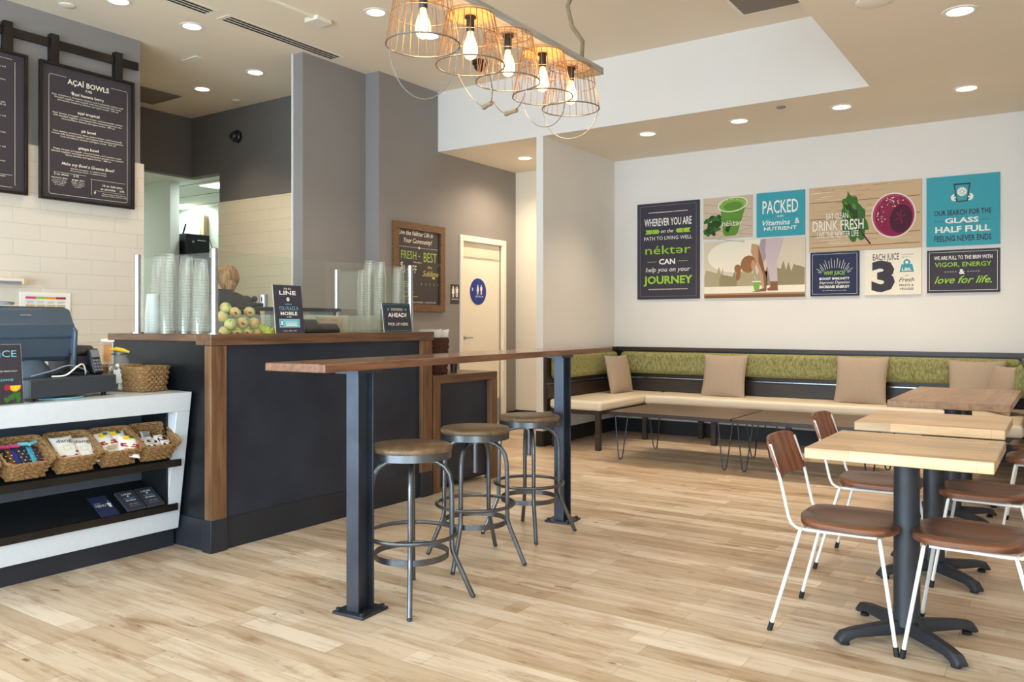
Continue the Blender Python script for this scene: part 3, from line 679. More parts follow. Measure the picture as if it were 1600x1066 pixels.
m=MB(M['ltblue']).rect(.03,.185,.035,.085,.0006); m.use(M['dark']).rect(.04,.058,.042,.078,.0009).use(M['white']).rect(.043,.055,.048,.074,.0012).rect(.08,.165,.066,.069,.0009).rect(.08,.165,.058,.061,.0009).rect(.08,.165,.045,.052,.0009); m.build('phone_panel',t,smooth=False)
t=standing_sign('pickup_sign','dark counter sign asking about orders ahead, leaning at the far right counter corner',-3.821,4.09,1.187,.28,.20,7)
tx(t,'white',[('ORDERED',.145,.157,.016,.12),('AHEAD?',.145,.118,.027,.19,0,.03),('PICK UP HERE',.145,.055,.018,.20,0,.01)])
MB(M['teal']).border(.008,.282,.008,.192,.002,.0006).flat([(.045,.149),(.068,.149),(.062,.157),(.068,.165),(.045,.165),(.051,.157)],.0006).flat([(.245,.149),(.222,.149),(.228,.157),(.222,.165),(.245,.165),(.239,.157)],.0006).build('teal_border',t,smooth=False)
t=thing('card_reader','low black card reader on the wood counter edge right of the line sign','card reader',(-3.895,3.575,1.187),(0,0,R(-4)))
MB(M['black_plastic']).prism([(-.05,0),(.05,0),(.05,.02),(.02,.055),(-.05,.06)],-.125,.13,'y').build('body',t,bevel=.006); MB(M['board_black']).prism([(.0505,.022),(.0515,.022),(.0215,.056),(.0205,.056)],-.0,.12,'y').build('screen',t); MB(M['black_plastic']).prism([(-.04,.058),(.03,.045),(.0,.085),(-.04,.085)],-.12,-.02,'y').build('roll_cover',t,bevel=.006)

# napkin basket on the condiment cabinet
def weave_box(mb, w, d, h, tx_, ty_, rows, amp=.0035, rad=.006, n=40):
    """rows of wobbling rope around a tapered rectangle; tx_,ty_ = bottom size over top size"""
    for j in range(rows):
        f=(j+.5)/rows; W_=w/2*(tx_+(1-tx_)*f); D_=d/2*(ty_+(1-ty_)*f); pts=[]
        for k in range(n):
            a=2*pi*k/n; c,s_=cos(a),sin(a); q=(abs(c)**5+abs(s_)**5)**-.2
            off=1+amp/min(W_,D_)*(1 if (k+j)%2 else -1)
            pts.append((W_*c*q*off,D_*s_*q*off,h*f+rad*.35*(1 if k%2 else -1)))
        mb.tube(pts,rad,5,closed=True)
    return mb
def wicker(name,label,loc,rot,w,d,h,mt='wicker',group=None,rows=8,tp=.78):
    t=thing(name,label,'basket',loc,rot,group)
    rad=h/rows*.62
    weave_box(MB(M[mt]),w,d,h,tp,tp,rows,rad=rad).build('woven_wall',t)
    a=tp; MB(M[mt]).box(-w/2*a,w/2*a,-d/2*a,d/2*a,-rad*.3,.006).build('bottom',t)
    pts=[]
    for k in range(40):
        an=2*pi*k/40; c,s_=cos(an),sin(an); q=(abs(c)**8+abs(s_)**8)**-.125; pts.append((w/2*c*q,d/2*s_*q,h))
    MB(M[mt]).tube(pts,.0055,6,closed=True).build('rim',t)
    return t
wicker('napkin_basket','dark woven basket packed with white napkins on the condiment cabinet',(-4.02,4.82,.865),(0,0,0),.22,.17,.27,'wicker_dark',rows=12,tp=.9)
for k in range(9):
    y=4.755+.016*k; o=MB(M['paper']).hexa([(-4.10,y,.90),(-3.95,y,.90),(-3.95,y+.009,.90),(-4.10,y+.009,.90),(-4.10,y+.012+.006*k,1.20-.012*(k%3)),(-3.95,y+.012+.006*k,1.205-.009*(k%4)),(-3.95,y+.018+.006*k,1.205-.009*(k%4)),(-4.10,y+.018+.006*k,1.20-.012*(k%3))]).build('folded_napkin',smooth=False)
    setp(o,'white folded paper napkin standing in the dark woven basket','napkin','napkins in the dark basket')
t=thing('dark_cup','small dark olive tumbler standing beside the napkin basket','cup',(-3.96,5.02,.865)); MB(M['dark_wood']).lathe([(.024,0),(.033,.13),(.030,.13),(.022,.006)],n=20,cap1=True).build('body',t)

# ================================================================== white display counter with the till
t=thing('display_counter','white quartz display counter with slanted front and black tilted shelves','counter',(-4.35,1.6,0)); o=neg(t)
xf=lambda z:-3.985-(.87-z)*.163
Y0,Y1=.35,2.735
q=MB(M['quartz']); q.prism([(-4.80,.87),(xf(.87),.87),(xf(.765),.765),(-4.80,.765)],Y0,Y1,'y'); q.prism([(-4.6,.225),(xf(.225),.225),(xf(.105),.105),(-4.6,.105)],Y0,Y1,'y')
for a,b in ((Y1-.082,Y1),(Y0,Y0+.08)): q.prism([(xf(.765)-.25,.765),(xf(.765),.765),(xf(.225),.225),(xf(.225)-.14,.225)],a,b,'y')
q.build('quartz_frame',t,bevel=.0025,loc=o)
MB(M['grey_laminate']).box(-4.33,-4.315,Y0+.01,Y1-.09,.23,.76).build('back_panel',t,smooth=False,loc=o)
MB(M['black_laminate']).box(-4.315,-4.08,Y1-.095,Y1-.083,.23,.76).build('side_lining',t,smooth=False,loc=o)
for (a,b,c,d_,yr) in ((-4.02,.480,-4.314,.656,Y1-.05),(-4.088,.226,-4.314,.352,Y1-.025)):
    MB(M['black_laminate']).prism([(a,b),(a,b+.014),(c,d_+.014),(c,d_)],Y0+.085,Y1-.097,'y').build('shelf',t,smooth=False,loc=o)
    MB(M['frame_metal']).box(a,a+.014,Y0+.05,yr,b-.012,b+.026).build('shelf_lip',t,bevel=.001,loc=o)
MB(M['plinth']).box(-4.75,-4.155,Y0,Y1,0,.104).build('plinth',t,smooth=False,loc=o)

TL=R(31)
def on_shelf(xs,zs,s,y,lift=0):
    """point on a tilted shelf: s metres up the slope from its front edge"""
    return Vector((xs-s*cos(TL)+lift*sin(TL), y, zs+s*sin(TL)+lift*cos(TL)))
BS=[(1.645,'seagrass basket cut by the left edge of the picture on the upper shelf'),(1.885,'seagrass basket of fruit bars on the upper shelf'),(2.115,'seagrass basket holding white coconut chip bags on the upper shelf'),(2.335,'seagrass basket holding red banded granola bags on the upper shelf'),(2.545,'seagrass basket of small black and white packets, rightmost on the shelf')]
bp=None
for y,l in BS:
    p=on_shelf(-4.004,.505,.105,y,.004)
    if bp is None: bp=wicker('wicker_basket',l,p,(0,TL,0),.205,.222,.105,group='baskets on the upper shelf',rows=8,tp=.80)
    else: copy_tree(bp,loc=p,rot=(0,TL,0),label=l)
def in_basket(y,u,v,w,spin=0,pitch=0):
    """u right, v up-slope, w out of the basket, metres from the basket's bottom centre"""
    B=Matrix.Translation(on_shelf(-4.004,.505,.105,y,.004))@Matrix.Rotation(TL,4,'Y')@Matrix.Rotation(R(90),4,'Z')
    return B@Matrix.Translation((u,v,w))@Matrix.Rotation(spin,4,'Z')@Matrix.Rotation(pitch,4,'X')
def place(name,label,cat,Mx,group=None):
    return thing(name,label,cat,Mx.to_translation(),Mx.to_euler(),group)
cols=['navy','brown','blue','dark','navy','teal','dark']; tips=['yellow','white','red','white','orange','ltblue','pink']
for k in range(7):
    names=['navy wrapped fruit bar at the left end of the bar basket','brown wrapped fruit bar second from the left in the bar basket','blue wrapped fruit bar third from the left in the bar basket','dark wrapped fruit bar in the middle of the bar basket','navy wrapped fruit bar with orange dots in the bar basket','teal wrapped fruit bar second from the right in the bar basket','dark wrapped fruit bar at the right end of the bar basket']
    t=place('fruit_bar',names[k],'snack bar',in_basket(1.885,-.075+.024*k,-.005,.062+.003*(k%2),R(-4),R(8)),'fruit bars in the basket')
    MB(M[cols[k]]).pillow(.026,.135,.018,8).build('wrapper',t); m=MB(M[tips[k]])
    for j in range(5): m.oval(.006*((j%2)*2-1),-.045+.02*j,.004,.003,.0092,10)
    m.use(M['white']).rect(-.009,.009,-.062,-.050,.007); m.build('print',t,smooth=False)
for k,(u,l) in enumerate(((-.062,'pink spotted fruit stick at the left in the bar basket'),(-.015,'pink spotted fruit stick lying across the bars'))):
    t=place('fruit_stick',l,'snack',in_basket(1.885,u,.062,.085,R(90-6),0)); MB(M['pink']).tube([(0,-.022,0),(0,.022,0)],[.008,.008],10).build('wrapper',t); m=MB(M['white'])
    for j in range(4): m.oval(0,-.016+.011*j,.002,.002,.0083,8)
    m.build('print',t,smooth=False)
for u,s,l in ((.025,R(88),'mint green tube lying on the fruit bars, left one'),(.068,R(112),'mint green tube lying on the fruit bars, right one')):
    t=place('mint_tube',l,'snack',in_basket(1.885,u,.066,.088,s,0)); MB(M['ltblue']).tube([(0,-.024,0),(0,-.02,0),(0,.02,0),(0,.024,0)],[.006,.009,.009,.006],12).build('body',t)
for u,v,w,s,l,k in ((-.03,.0,.078,R(2),'white coconut chip bag lying in front in its basket',0),(.055,-.005,.066,R(-3),'white coconut chip bag tucked behind at the right of its basket',1)):
    t=place('coconut_bag',l,'snack bag',in_basket(2.115,u,v,w,s,R(14)),'coconut chip bags'); MB(M['white']).pillow(.115,.165,.032,10).build('pouch',t)
    tx(t,'black',[('dang',-.0,.042,.020,.075)],.0165); m=MB(M['cream']).oval(0,-.002,.036,.024,.0166).use(M['ltblue']).border(-.018,.018,-.014,.010,.002,.0168).use(M['red']).oval(.038,-.03,.007,.006,.0145).rect(-.042,.034,-.052,-.044,.013); m.build('picture',t,smooth=False)
for u,v,w,s,l in ((-.04,.01,.075,R(8),'granola bag with a red band, left one in its basket'),(.025,.02,.068,R(-6),'granola bag with a red band, behind the left one'),(.055,-.035,.075,R(-20),'granola bag lying low at the right of its basket')):
    t=place('granola_bag',l,'snack bag',in_basket(2.335,u,v,w,s,R(14)),'granola bags'); MB(M['white']).pillow(.105,.15,.036,10).build('pouch',t)
    m=MB(M['red']).rect(-.044,.044,-.018,.004,.0175).use(M['tan']).oval(0,-.038,.030,.016,.0170).use(M['yellow']).oval(-.01,.042,.022,.014,.0165).use(M['kale']).oval(.012,.05,.014,.008,.0167).use(M['white']).rect(-.03,.03,-.010,-.006,.0178); m.build('print',t,smooth=False)
for k,(u,v,s,l) in enumerate(((-.06,.05,R(15),'small packet with black lettering at the upper left of the packet basket'),(-.005,.055,R(-10),'small packet at the upper middle of the packet basket'),(-.045,-.0,R(5),'small white packet at the left of the packet basket'),(.005,.005,R(-4),'small white packet in the middle of the packet basket'),(.055,.015,R(8),'small white packet at the right of the packet basket'),(-.035,-.05,R(0),'small black ended packet at the lower left of the packet basket'),(.015,-.047,R(6),'small black ended packet at the lower middle of the packet basket'),(.062,-.04,R(-3),'small black ended packet at the lower right of the packet basket'))):
    t=place('snack_packet',l,'packet',in_basket(2.545,u,v,.050+.006*(k%3)-.1*min(0,v),s,R(14)),'packets in the small basket'); MB(M['white']).pillow(.054,.062,.022,8).build('pouch',t)
    m=MB(M['black'])
    if k<2: m.rect(-.02,.02,.0,.006,.0112).rect(-.018,.02,-.012,-.005,.0112).rect(-.02,.012,.011,.016,.0110)
    else: m.rect(-.022,.022,-.024,.002,.0105).use(M['pink']).rect(-.016,.012,.008,.011,.0112).use(M['white']).rect(-.014,.012,-.012,-.008,.0115)
    m.build('print',t,smooth=False)
def on_low(y,s,lift): return Matrix.Translation(on_shelf(-4.073,.249,s,y,lift))@Matrix.Rotation(R(29.2),4,'Y')@Matrix.Rotation(R(90),4,'Z')
t=place('menu_card','slate blue printed menu card lying alone on the lower shelf','menu card',on_low(2.325,.085,.002)); MB(M['navy']).box(-.05,.05,-.082,.082,0,.0015).build('card',t)
tx(t,'white',[('MENU',-.012,.005,.020,.055),('juice bar',-.022,.026,.006,.035)],.0022); MB(M['white']).flat([(.024,.014),(.044,.014),(.040,-.016),(.028,-.016)],.0022).rect(.021,.047,.013,.017,.0022).line(.035,.016,.038,.036,.002,.0022).build('cup_drawing',t,smooth=False)
for y,l in ((2.468,'stack of dark cards on the lower shelf beside the menu card'),(2.578,'stack of dark cards at the right end of the lower shelf')):
    t=place('card_stack',l,'cards',on_low(y,.083,.002),'stacks of dark cards'); MB(M['pos_grey']).box(-.05,.05,-.075,.075,0,.0125).build('stack_body',t); MB(M['dark']).box(-.05,.05,-.075,.075,.0125,.0145).build('top_card',t)
    tx(t,'white',[('LINE',0,.047,.011,.055,0,.02),('MOBILE',0,-.006,.009,.055,0,.03),('order ahead',0,-.035,.006,.05)],.0151); tx(t,'ltblue',[('YOU PLACE A',0,.012,.012,.06),('pick up here',0,-.052,.006,.06)],.0151); MB(M['white']).oval(0,.03,.006,.006,.0151).build('round_mark',t,smooth=False)

# ------------------------------------------------------------------ things on the white counter
TZ=.871
t=thing('cash_drawer','dark grey cash drawer under the till on the white counter','cash drawer',(-4.30,2.12,TZ),(0,0,R(14)))
MB(M['pos_grey']).box(-.20,.19,-.26,.25,.016,.105).build('case',t,bevel=.003); MB(M['pos_grey']).box(.19,.197,-.258,.248,.018,.103).build('front',t,bevel=.002)
for x in (-.17,.16):
    for y in (-.22,.2): MB(M['rubber']).cyl((x,y,0),.012,.016).build('foot',t)
t=thing('till_terminal','slate blue till terminal seen from behind, standing on the cash drawer','till',(-4.33,2.03,TZ+.106),(0,0,R(8)))
MB(M['pos_blue']).lathe([(.115,0),(.115,.012),(.10,.05),(.07,.085)],n=28).build('base',t)
MB(M['pos_blue']).prism([(-.05,.06),(.045,.06),(.06,.16),(.02,.30),(-.06,.30)],-.06,.07,'y').build('neck',t,bevel=.015)
MB(M['pos_blue']).prism([(.070,.10),(.082,.19),(.092,.20),(.094,.262),(.084,.272),(.055,.338),(.02,.35),(-.05,.12),(-.03,.075),(.045,.075)],-.22,.20,'y').build('back_shell',t,bevel=.006,seg=3)
MB(M['pos_grey']).prism([(-.052,.12),(.018,.35),(.008,.353),(-.064,.12)],-.215,.195,'y').build('screen',t)
m=MB(M['pos_blue']); m.prism([(.02,.03),(.06,.0),(.10,.04),(.115,.23),(.07,.27),(.055,.10)],.185,.205,'y'); m.build('side_arm',t,bevel=.006)
MB(M['rubber']).prism([(.07,.05),(.085,.042),(.082,.068)],.2055,.208,'y').build('latch',t)
MB(M['grey']).box(.0,.002,-.075,-.02,.0,.008).build('badge',t,loc=(.072,0,.305),rot=(0,R(-25),0))
t=thing('receipt_printer','black receipt printer beside the till terminal','printer',(-4.36,2.285,TZ+.106),(0,0,R(14)))
MB(M['black_plastic']).box(-.09,.08,-.085,.085,.0,.10).build('body',t,bevel=.01); MB(M['black_plastic']).prism([(-.09,.101),(.08,.101),(.08,.115),(.05,.15),(-.09,.155)],-.085,.075,'y').build('cover',t,bevel=.012); MB(M['board_black']).prism([(.081,.05),(.086,.05),(.082,.098),(.081,.098)],-.05,.05,'y').build('front_plate',t,bevel=.002)
t=thing('card_terminal','small black card terminal with keys tilted beside the printer','card terminal',(-4.235,2.345,TZ+.106),(R(0),R(-18),R(14)))
MB(M['black_plastic']).box(-.012,.016,-.03,.03,.0,.14).build('body',t,bevel=.008); MB(M['grey']).box(.016,.018,-.025,.025,.09,.13).build('screen',t)
m=MB(M['grey'])
for i in range(4):
    for j in range(3): m.box(.016,.0185,-.025+.018*j,-.012+.018*j,.015+.017*i,.026+.017*i)
m.build('keypad',t)
def cable(label,pts,mt,r=.004):
    P=[Vector(p) for p in pts]; out=[]
    for i in range(len(P)-1):
        a=P[max(i-1,0)];b=P[i];c=P[i+1];d_=P[min(i+2,len(P)-1)]
        for k in range(6):
            s=k/6; out.append(.5*((2*b)+(c-a)*s+(2*a-5*b+4*c-d_)*s*s+(3*b-a-3*c+d_)*s**3))
    out.append(P[-1]); setp(MB(M[mt]).tube(out,r,6).build('cable'),label,'cable')
cz=TZ+.112
cable('white cable arching over the front of the cash drawer',[(-4.14,2.06,cz),(-4.12,2.12,cz+.005),(-4.11,2.17,cz+.045),(-4.13,2.21,cz+.055),(-4.16,2.24,cz+.02),(-4.2,2.26,cz)],'white',.004)
cable('grey cable running from the till to the printer',[(-4.22,2.0,cz),(-4.18,2.08,cz+.025),(-4.17,2.16,cz+.05),(-4.19,2.24,cz+.03),(-4.20,2.27,cz+.012),(-4.23,2.285,cz+.006)],'grey',.004)
cable('black cable lying across the top of the cash drawer',[(-4.24,2.05,cz),(-4.2,2.12,cz+.012),(-4.19,2.22,cz+.006),(-4.2,2.28,cz+.004)],'rubber',.005)
cable('pale blue cable coming out under the cash drawer',[(-4.14,2.0,TZ+.004),(-4.08,2.08,TZ+.004),(-4.09,2.16,TZ+.004),(-4.14,2.22,TZ+.004)],'ltblue',.004)
t=thing('flyer_stand','dark menu flyer with an orange slice, cut by the left picture edge','flyer',(-3.995,1.66,TZ),(R(84),0,R(90+4)))
MB(M['acrylic']).box(0,.215,0,.28,-.006,-.002).box(0,.215,0,.004,-.08,-.006).build('holder',t); MB(M['board_black']).rect(.004,.211,.004,.276,0).build('printed_face',t,smooth=False)
m=MB(M['orange']).oval(.175,.088,.028,.028,.0006,20,0,pi,2*pi).use(M['yellow']).oval(.175,.087,.022,.022,.0009,20,0,pi,2*pi)
m.use(M['kale'])
for k in range(12): m.oval(.12+.075*rng.random(),.02+.04*rng.random(),.014,.009,.0006+.0001*k,8,rng.random()*3)
m.use(M['red']).oval(.14,.08,.014,.014,.0018); m.build('fruit_picture',t,smooth=False)
tx(t,'white',[('PRESSED FRESH DAILY',.14,.155,.006,.10)]); tx(t,'ltblue',[('JUICE',.12,.235,.03,.14),('CLEANSE',.13,.115,.010,.08)])
t=thing('straw_jar','glass jar of wrapped sweets on the white counter beside the printer','jar',(-4.36,2.535,TZ))
MB(M['jar_glass']).lathe([(.050,.0),(.055,.006),(.055,.14),(.050,.17),(.036,.19),(.036,.215),(.039,.217)],n=28,cap1=False).build('glass_body',t); m=MB(M['cream'])
for k in range(70):
    a=rng.random()*6.28; rr=.046*math.sqrt(rng.random()); m.use(M[rng.choice(['cream','tan','white','brown'])]); m.ball((rr*cos(a),rr*sin(a),.012+.13*rng.random()),.0115,n=8,m=6)
sw=m.build('wrapped_sweets',t); sw['kind']='stuff'
MB(M['raw_steel']).ring((0,0,.205),.038,.004).build('neck_ring',t); lb=MB(M['paper']); lb.add([(.0558*cos(R(-60+10*k)),.0558*sin(R(-60+10*k)),z) for z in (.045,.12) for k in range(9)],[(k,k+1,k+10,k+9) for k in range(8)]).build('label',t)
setp(MB(M['yellow']).tube([(-4.405,2.51,TZ+.226),(-4.38,2.53,TZ+.232),(-4.35,2.55,TZ+.226),(-4.325,2.575,TZ+.214)],[.006,.011,.011,.006],8).build('yellow_scoop'),'curved yellow scoop lying across the mouth of the glass jar','scoop')
wicker('bread_basket','empty seagrass basket on the white counter against the steel end panel',(-4.24,2.615,TZ+.004),(0,0,R(8)),.20,.19,.13,rows=9,tp=.84)
wicker('bread_basket','empty seagrass basket half hidden behind the one at the steel panel',(-4.50,2.60,TZ+.004),(0,0,R(0)),.20,.22,.13,rows=9,tp=.84)
# back counter along the menu wall
t=thing('back_counter','cream back counter running along the tiled menu wall behind the till','counter',(-6.6,2.2,0)); o=neg(t)
MB(M['quartz']).box(-6.90,-6.28,.2,4.2,.88,.92).build('worktop',t,bevel=.003,loc=o); MB(M['cream_wall']).box(-6.90,-6.34,.2,4.2,.1,.88).build('carcass',t,loc=o); MB(M['cream_wall']).box(-6.90,-6.888,.2,4.2,.92,1.06).build('backsplash',t,loc=o)
for y in (.2,1.2,2.2,3.2): MB(M['cream_wall']).box(-6.34,-6.32,y+.01,y+.99,.12,.86).build('door',t,bevel=.003,loc=o)
t=thing('juice_dispenser','yellow juice jug with white lid on the back counter behind the glass jar','jug',(-6.55,3.80,.92)); MB(M['jar_glass']).box(-.10,.10,-.09,.09,0,.17).build('tank',t,bevel=.015); MB(M['orange']).box(-.09,.09,-.08,.08,.01,.15).build('juice',t,bevel=.012); MB(M['white']).box(-.105,.105,-.095,.095,.171,.20).build('lid',t,bevel=.01)
t=thing('storage_box','clear lidded storage box on the back counter left of the juice jug','box',(-6.6,3.47,.92)); MB(M['acrylic']).box(-.12,.12,-.14,.14,0,.15).build('tub',t,bevel=.01); MB(M['tan']).box(-.11,.11,-.13,.13,.01,.09).build('contents',t,bevel=.01); MB(M['acrylic']).box(-.125,.125,-.145,.145,.151,.17).build('lid',t,bevel=.004)
t=thing('steel_canister','frosted canister on the back counter left of the food poster','canister',(-6.7,2.99,.92)); MB(M['acrylic']).lathe([(.06,0),(.06,.44),(.05,.47)],n=20).build('body',t); MB(M['grey']).lathe([(.062,.471),(.062,.49),(.03,.495)],n=20).build('lid',t)
t=thing('wall_rail_light','short cream wall light with a grey end on the tiles above the till','wall light',(-6.93,2.6,1.54)); MB(M['cream']).box(0,.12,-.55,.585,.012,.062).build('housing',t,bevel=.006); MB(M['grey']).box(.121,.124,.40,.56,.014,.038).build('end_label',t); MB(M['tan']).box(.0,.125,.586,.60,.01,.064).build('end_cap',t)
t=thing('food_poster','small poster of four bowls in a white frame on the tiled wall','poster',(-6.928,3.20,1.275),(R(90),0,R(90)))
MB(M['white']).box(0,.40,0,.225,-.001,.008).build('frame',t,bevel=.001); m=MB(M['paper']).rect(.04,.36,.02,.205,.0085)
for k,c in enumerate(('pink','green','orange','red')):
    m.use(M[c]).rect(.04+.08*k,.12+.08*k,.172,.19,.009).use(M['tan']).rect(.045+.08*k,.115+.08*k,.05,.125,.009).use(M[('brown','tandk','skin','beet')[k]]).oval(.08+.08*k,.082,.027,.022,.0094,18,0,pi,2*pi).use(M['cream']).oval(.08+.08*k,.083,.027,.009,.0097).use(M['grey']).rect(.05+.08*k,.11+.08*k,.148,.151,.009).rect(.05+.08*k,.10+.08*k,.138,.141,.009)
m.build('picture',t,smooth=False)
# ================================================================== person behind the counter
def skin(name, pts, edges, mt, parent, sub=2):
    me=bpy.data.meshes.new(name); me.from_pydata([p[:3] for p in pts],edges,[]); me.materials.append(M[mt])
    if not me.skin_vertices: 
        bm=bmesh.new(); bm.from_mesh(me); bm.verts.layers.skin.verify(); bm.to_mesh(me); bm.free()
    for i,p in enumerate(pts):
        sv=me.skin_vertices[0].data[i]; r=p[3]; sv.radius=(r if not isinstance(r,tuple) else r[0], r if not isinstance(r,tuple) else r[1]); sv.use_root=(i==0)
    o=bpy.data.objects.new(name,me); COL.objects.link(o); o.parent=parent
    m=o.modifiers.new('skin','SKIN'); m.use_smooth_shade=True
    s=o.modifiers.new('sub','SUBSURF'); s.levels=sub; s.render_levels=sub
    return o
for k,c in dict(flesh='d6a384',shirt='201e20',trouser='2a2a2e',hair_brown='8a6038').items(): M[k]=plain('cloth_'+k,c,.7,var=.12,sc=30,bmp=.1,bsc=120)
t=thing('person','person in a black shirt with brown hair tied back, turned away behind the counter','person',(-5.76,4.28,.0),(0,0,R(158)))
B=[(0,0,.94,(.13,.10)),(0,0,1.10,(.12,.09)),(0,0,1.30,(.14,.095)),(-.01,0,1.46,(.08,.07)),(0,0,1.51,.052),(.015,0,1.56,.066),(.02,0,1.63,.085),(.015,0,1.69,.062)]
E_=[(i,i+1) for i in range(7)]
def chain(a,pts):
    for p in pts: B.append(p); E_.append((a,len(B)-1)); a=len(B)-1
    return a
for s in (1,-1):
    w=chain(2,[(0,s*.10,1.40,.07),(0,s*.185,1.385,.055),(.03,s*.225,1.24,.045),(.06,s*.24,1.11,.040),(.17,s*.20,1.06,.035),(.29,s*.15,1.03,.026),(.335,s*.145,1.025,.030),(.365,s*.143,1.02,.026)])
    for f,(dy,ln) in enumerate(((-.024,.060),(-.008,.070),(.008,.066),(.022,.052))): chain(w,[(.385,s*.143+dy,1.018,.009),(.385+ln*.6,s*.143+dy*1.1,1.008,.008),(.385+ln,s*.143+dy*1.1,.992,.007)])
    chain(w-1,[(.335,s*.143-s*.035,1.02,.011),(.37,s*.143-s*.055,1.012,.009),(.39,s*.143-s*.055,1.005,.008)])
    chain(0,[(0,s*.085,.88,.095),(.01,s*.095,.68,.075),(.015,s*.10,.49,.056),(0,s*.10,.30,.052),(-.02,s*.10,.10,.036),(.0,s*.105,.05,.036),(.12,s*.115,.032,.028)])
skin('body',B,E_,'flesh',t)
q=[(0,0,1.00,(.150,.112)),(0,0,1.12,(.140,.108)),(0,0,1.32,(.175,.125)),(-.01,0,1.44,(.13,.10)),(-.012,0,1.505,.070)]; e=[(0,1),(1,2),(2,3),(3,4)]
for s in (1,-1): 
    n0=len(q); q+= [(-.005,s*.12,1.43,.085),(0,s*.20,1.40,.075),(.025,s*.232,1.27,.064),(.04,s*.238,1.20,.060)]; e+=[(3,n0),(n0,n0+1),(n0+1,n0+2),(n0+2,n0+3)]
skin('black_shirt',q,e,'shirt',t)
q=[(0,0,.98,(.14,.108))]; e=[]
for s in (1,-1):
    n0=len(q); q+=[(0,s*.088,.87,.105),(.01,s*.097,.66,.085),(.015,s*.10,.46,.070),(-.005,s*.10,.26,.066),(-.015,s*.10,.10,.062)]; e+=[(0,n0)]+[(n0+i,n0+i+1) for i in range(4)]
skin('trousers',q,e,'trouser',t)
for s in (1,-1): MB(M['rubber']).ball((.05,s*.11,.045),.13,.05,.045,n=14,m=10,fn=lambda p: Vector((p.x,p.y,max(p.z,-.9)))).build('shoe',t)
M['hair_brown']=wood('brown_hair',[(.3,'553a20'),(.5,'8b633b'),(.75,'b8905a')],'Z',2.2,.6,bmp=.6)
hr=MB(M['hair_brown'])
hr.ball((-.018,0,1.625),.102,.092,.112,n=24,m=16,fn=lambda p: Vector((p.x*(1 if p.x<.2 else .72)+0.03*sin(14*p.y),p.y,p.z if p.z>-.35 or p.x<-.1 else p.z*.4)))
hr.ball((-.118,0,1.56),.038,.045,.042,n=14,m=10).ball((-.130,.005,1.53),.03,.036,.04,n=12,m=8); hr.build('hair',t,angle=80)
fc=MB(M['flesh']); fc.ball((.105,0,1.605),.016,.013,.022,n=10,m=8)
for s in (1,-1): fc.ball((.012,s*.088,1.605),.02,.01,.03,n=10,m=8)
fc.use(M['white'])
for s in (1,-1): fc.ball((.088,s*.032,1.632),.012,.014,.009,n=10,m=8)
fc.use(M['brown'])
for s in (1,-1): fc.ball((.098,s*.032,1.632),.004,.006,.006,n=8,m=6)
fc.use(M['beetlt']).ball((.092,0,1.563),.008,.024,.006,n=10,m=6); fc.build('face',t,angle=80)

t=thing('equipment_shelf','dark work shelf behind the clear bins, in front of the person','shelf',(-4.62,3.8,1.125)); o=neg(t)
MB(M['raw_steel_dark']).box(-4.76,-4.47,3.30,4.32,1.335,1.358).build('shelf_board',t,bevel=.003,loc=o)
for y in (3.34,3.85,4.27): MB(M['raw_steel']).box(-4.74,-4.49,y-.012,y+.012,1.125,1.335).build('support',t,loc=o)
t=thing('order_tablet','dark tablet screen on the work shelf right of the corner glass post','tablet',(-4.62,3.44,1.359),(0,R(-12),0)); MB(M['black_plastic']).box(-.012,0,-.055,.055,0,.12).build('case',t,bevel=.005); MB(M['pos_grey']).box(0,.0015,-.048,.048,.008,.112).build('screen',t)
t=thing('steel_jar','small steel shaker jar at the right end of the tools on the work shelf','jar',(-4.62,3.735,1.359)); MB(M['chrome']).lathe([(.030,0),(.030,.085),(.026,.087),(.026,.01)],n=20,cap1=True).build('body',t); MB(M['acrylic']).ring((0,0,.088),.029,.003).build('rim',t)
t=thing('ball_scoop','black ball shaped scoop beside the steel jar on the work shelf','scoop',(-4.62,3.655,1.359)); MB(M['black_plastic']).ball((0,0,.055),.022).build('ball_head',t); MB(M['black_plastic']).box(-.04,.04,-.03,.05,0,.03).build('base',t,bevel=.01)

# ================================================================== menu boards on the tiled wall
t=thing('menu_rail','dark metal rail with square hangers high on the grey wall','rail',(-6.93,3.3,3.55)); o=neg(t)
MB(M['frame_metal']).box(-6.93,-6.905,1.2,4.197,3.517,3.588).build('bar',t,bevel=.002,loc=o)
for y in (1.75,2.45,3.10,3.456,4.005): MB(M['frame_metal']).box(-6.945,-6.885,y-.033,y+.033,3.375,3.625).build('hanger',t,bevel=.002,loc=o)
def board(name,label,loc,rot,w,h,fw,fm,face,fd=.03,cat='menu board'):
    t=thing(name,label,cat,loc,rot)
    MB(M[face]).box(fw*.5,w-fw*.5,fw*.5,h-fw*.5,0,.012).build('panel',t,smooth=False)
    MB(M[fm]).box(0,w,0,fw,-.003,fd).box(0,w,h-fw,h,-.003,fd).box(0,fw,fw,h-fw,-.003,fd).box(w-fw,w,fw,h-fw,-.003,fd).build('frame',t,bevel=.002)
    return t
RX=(R(90),0,R(90)); z1=.0128
w,h=.812,1.128
t=board('menu_board','framed dark menu board listing bowls, hanging right of another board',(-6.905,3.332,2.263),RX,w,h,.022,'frame_metal','board_black')
Lx=[]
def ln(f,s,cap,wd,b=0,sh=0,cx=.5): Lx.append((s,w*cx,h*(1-f),cap*h,wd*w,sh,b))
ln(.112,'AÇAÍ BOWLS',.036,.44,.02); ln(.155,'7.95',.017,.07,.02)
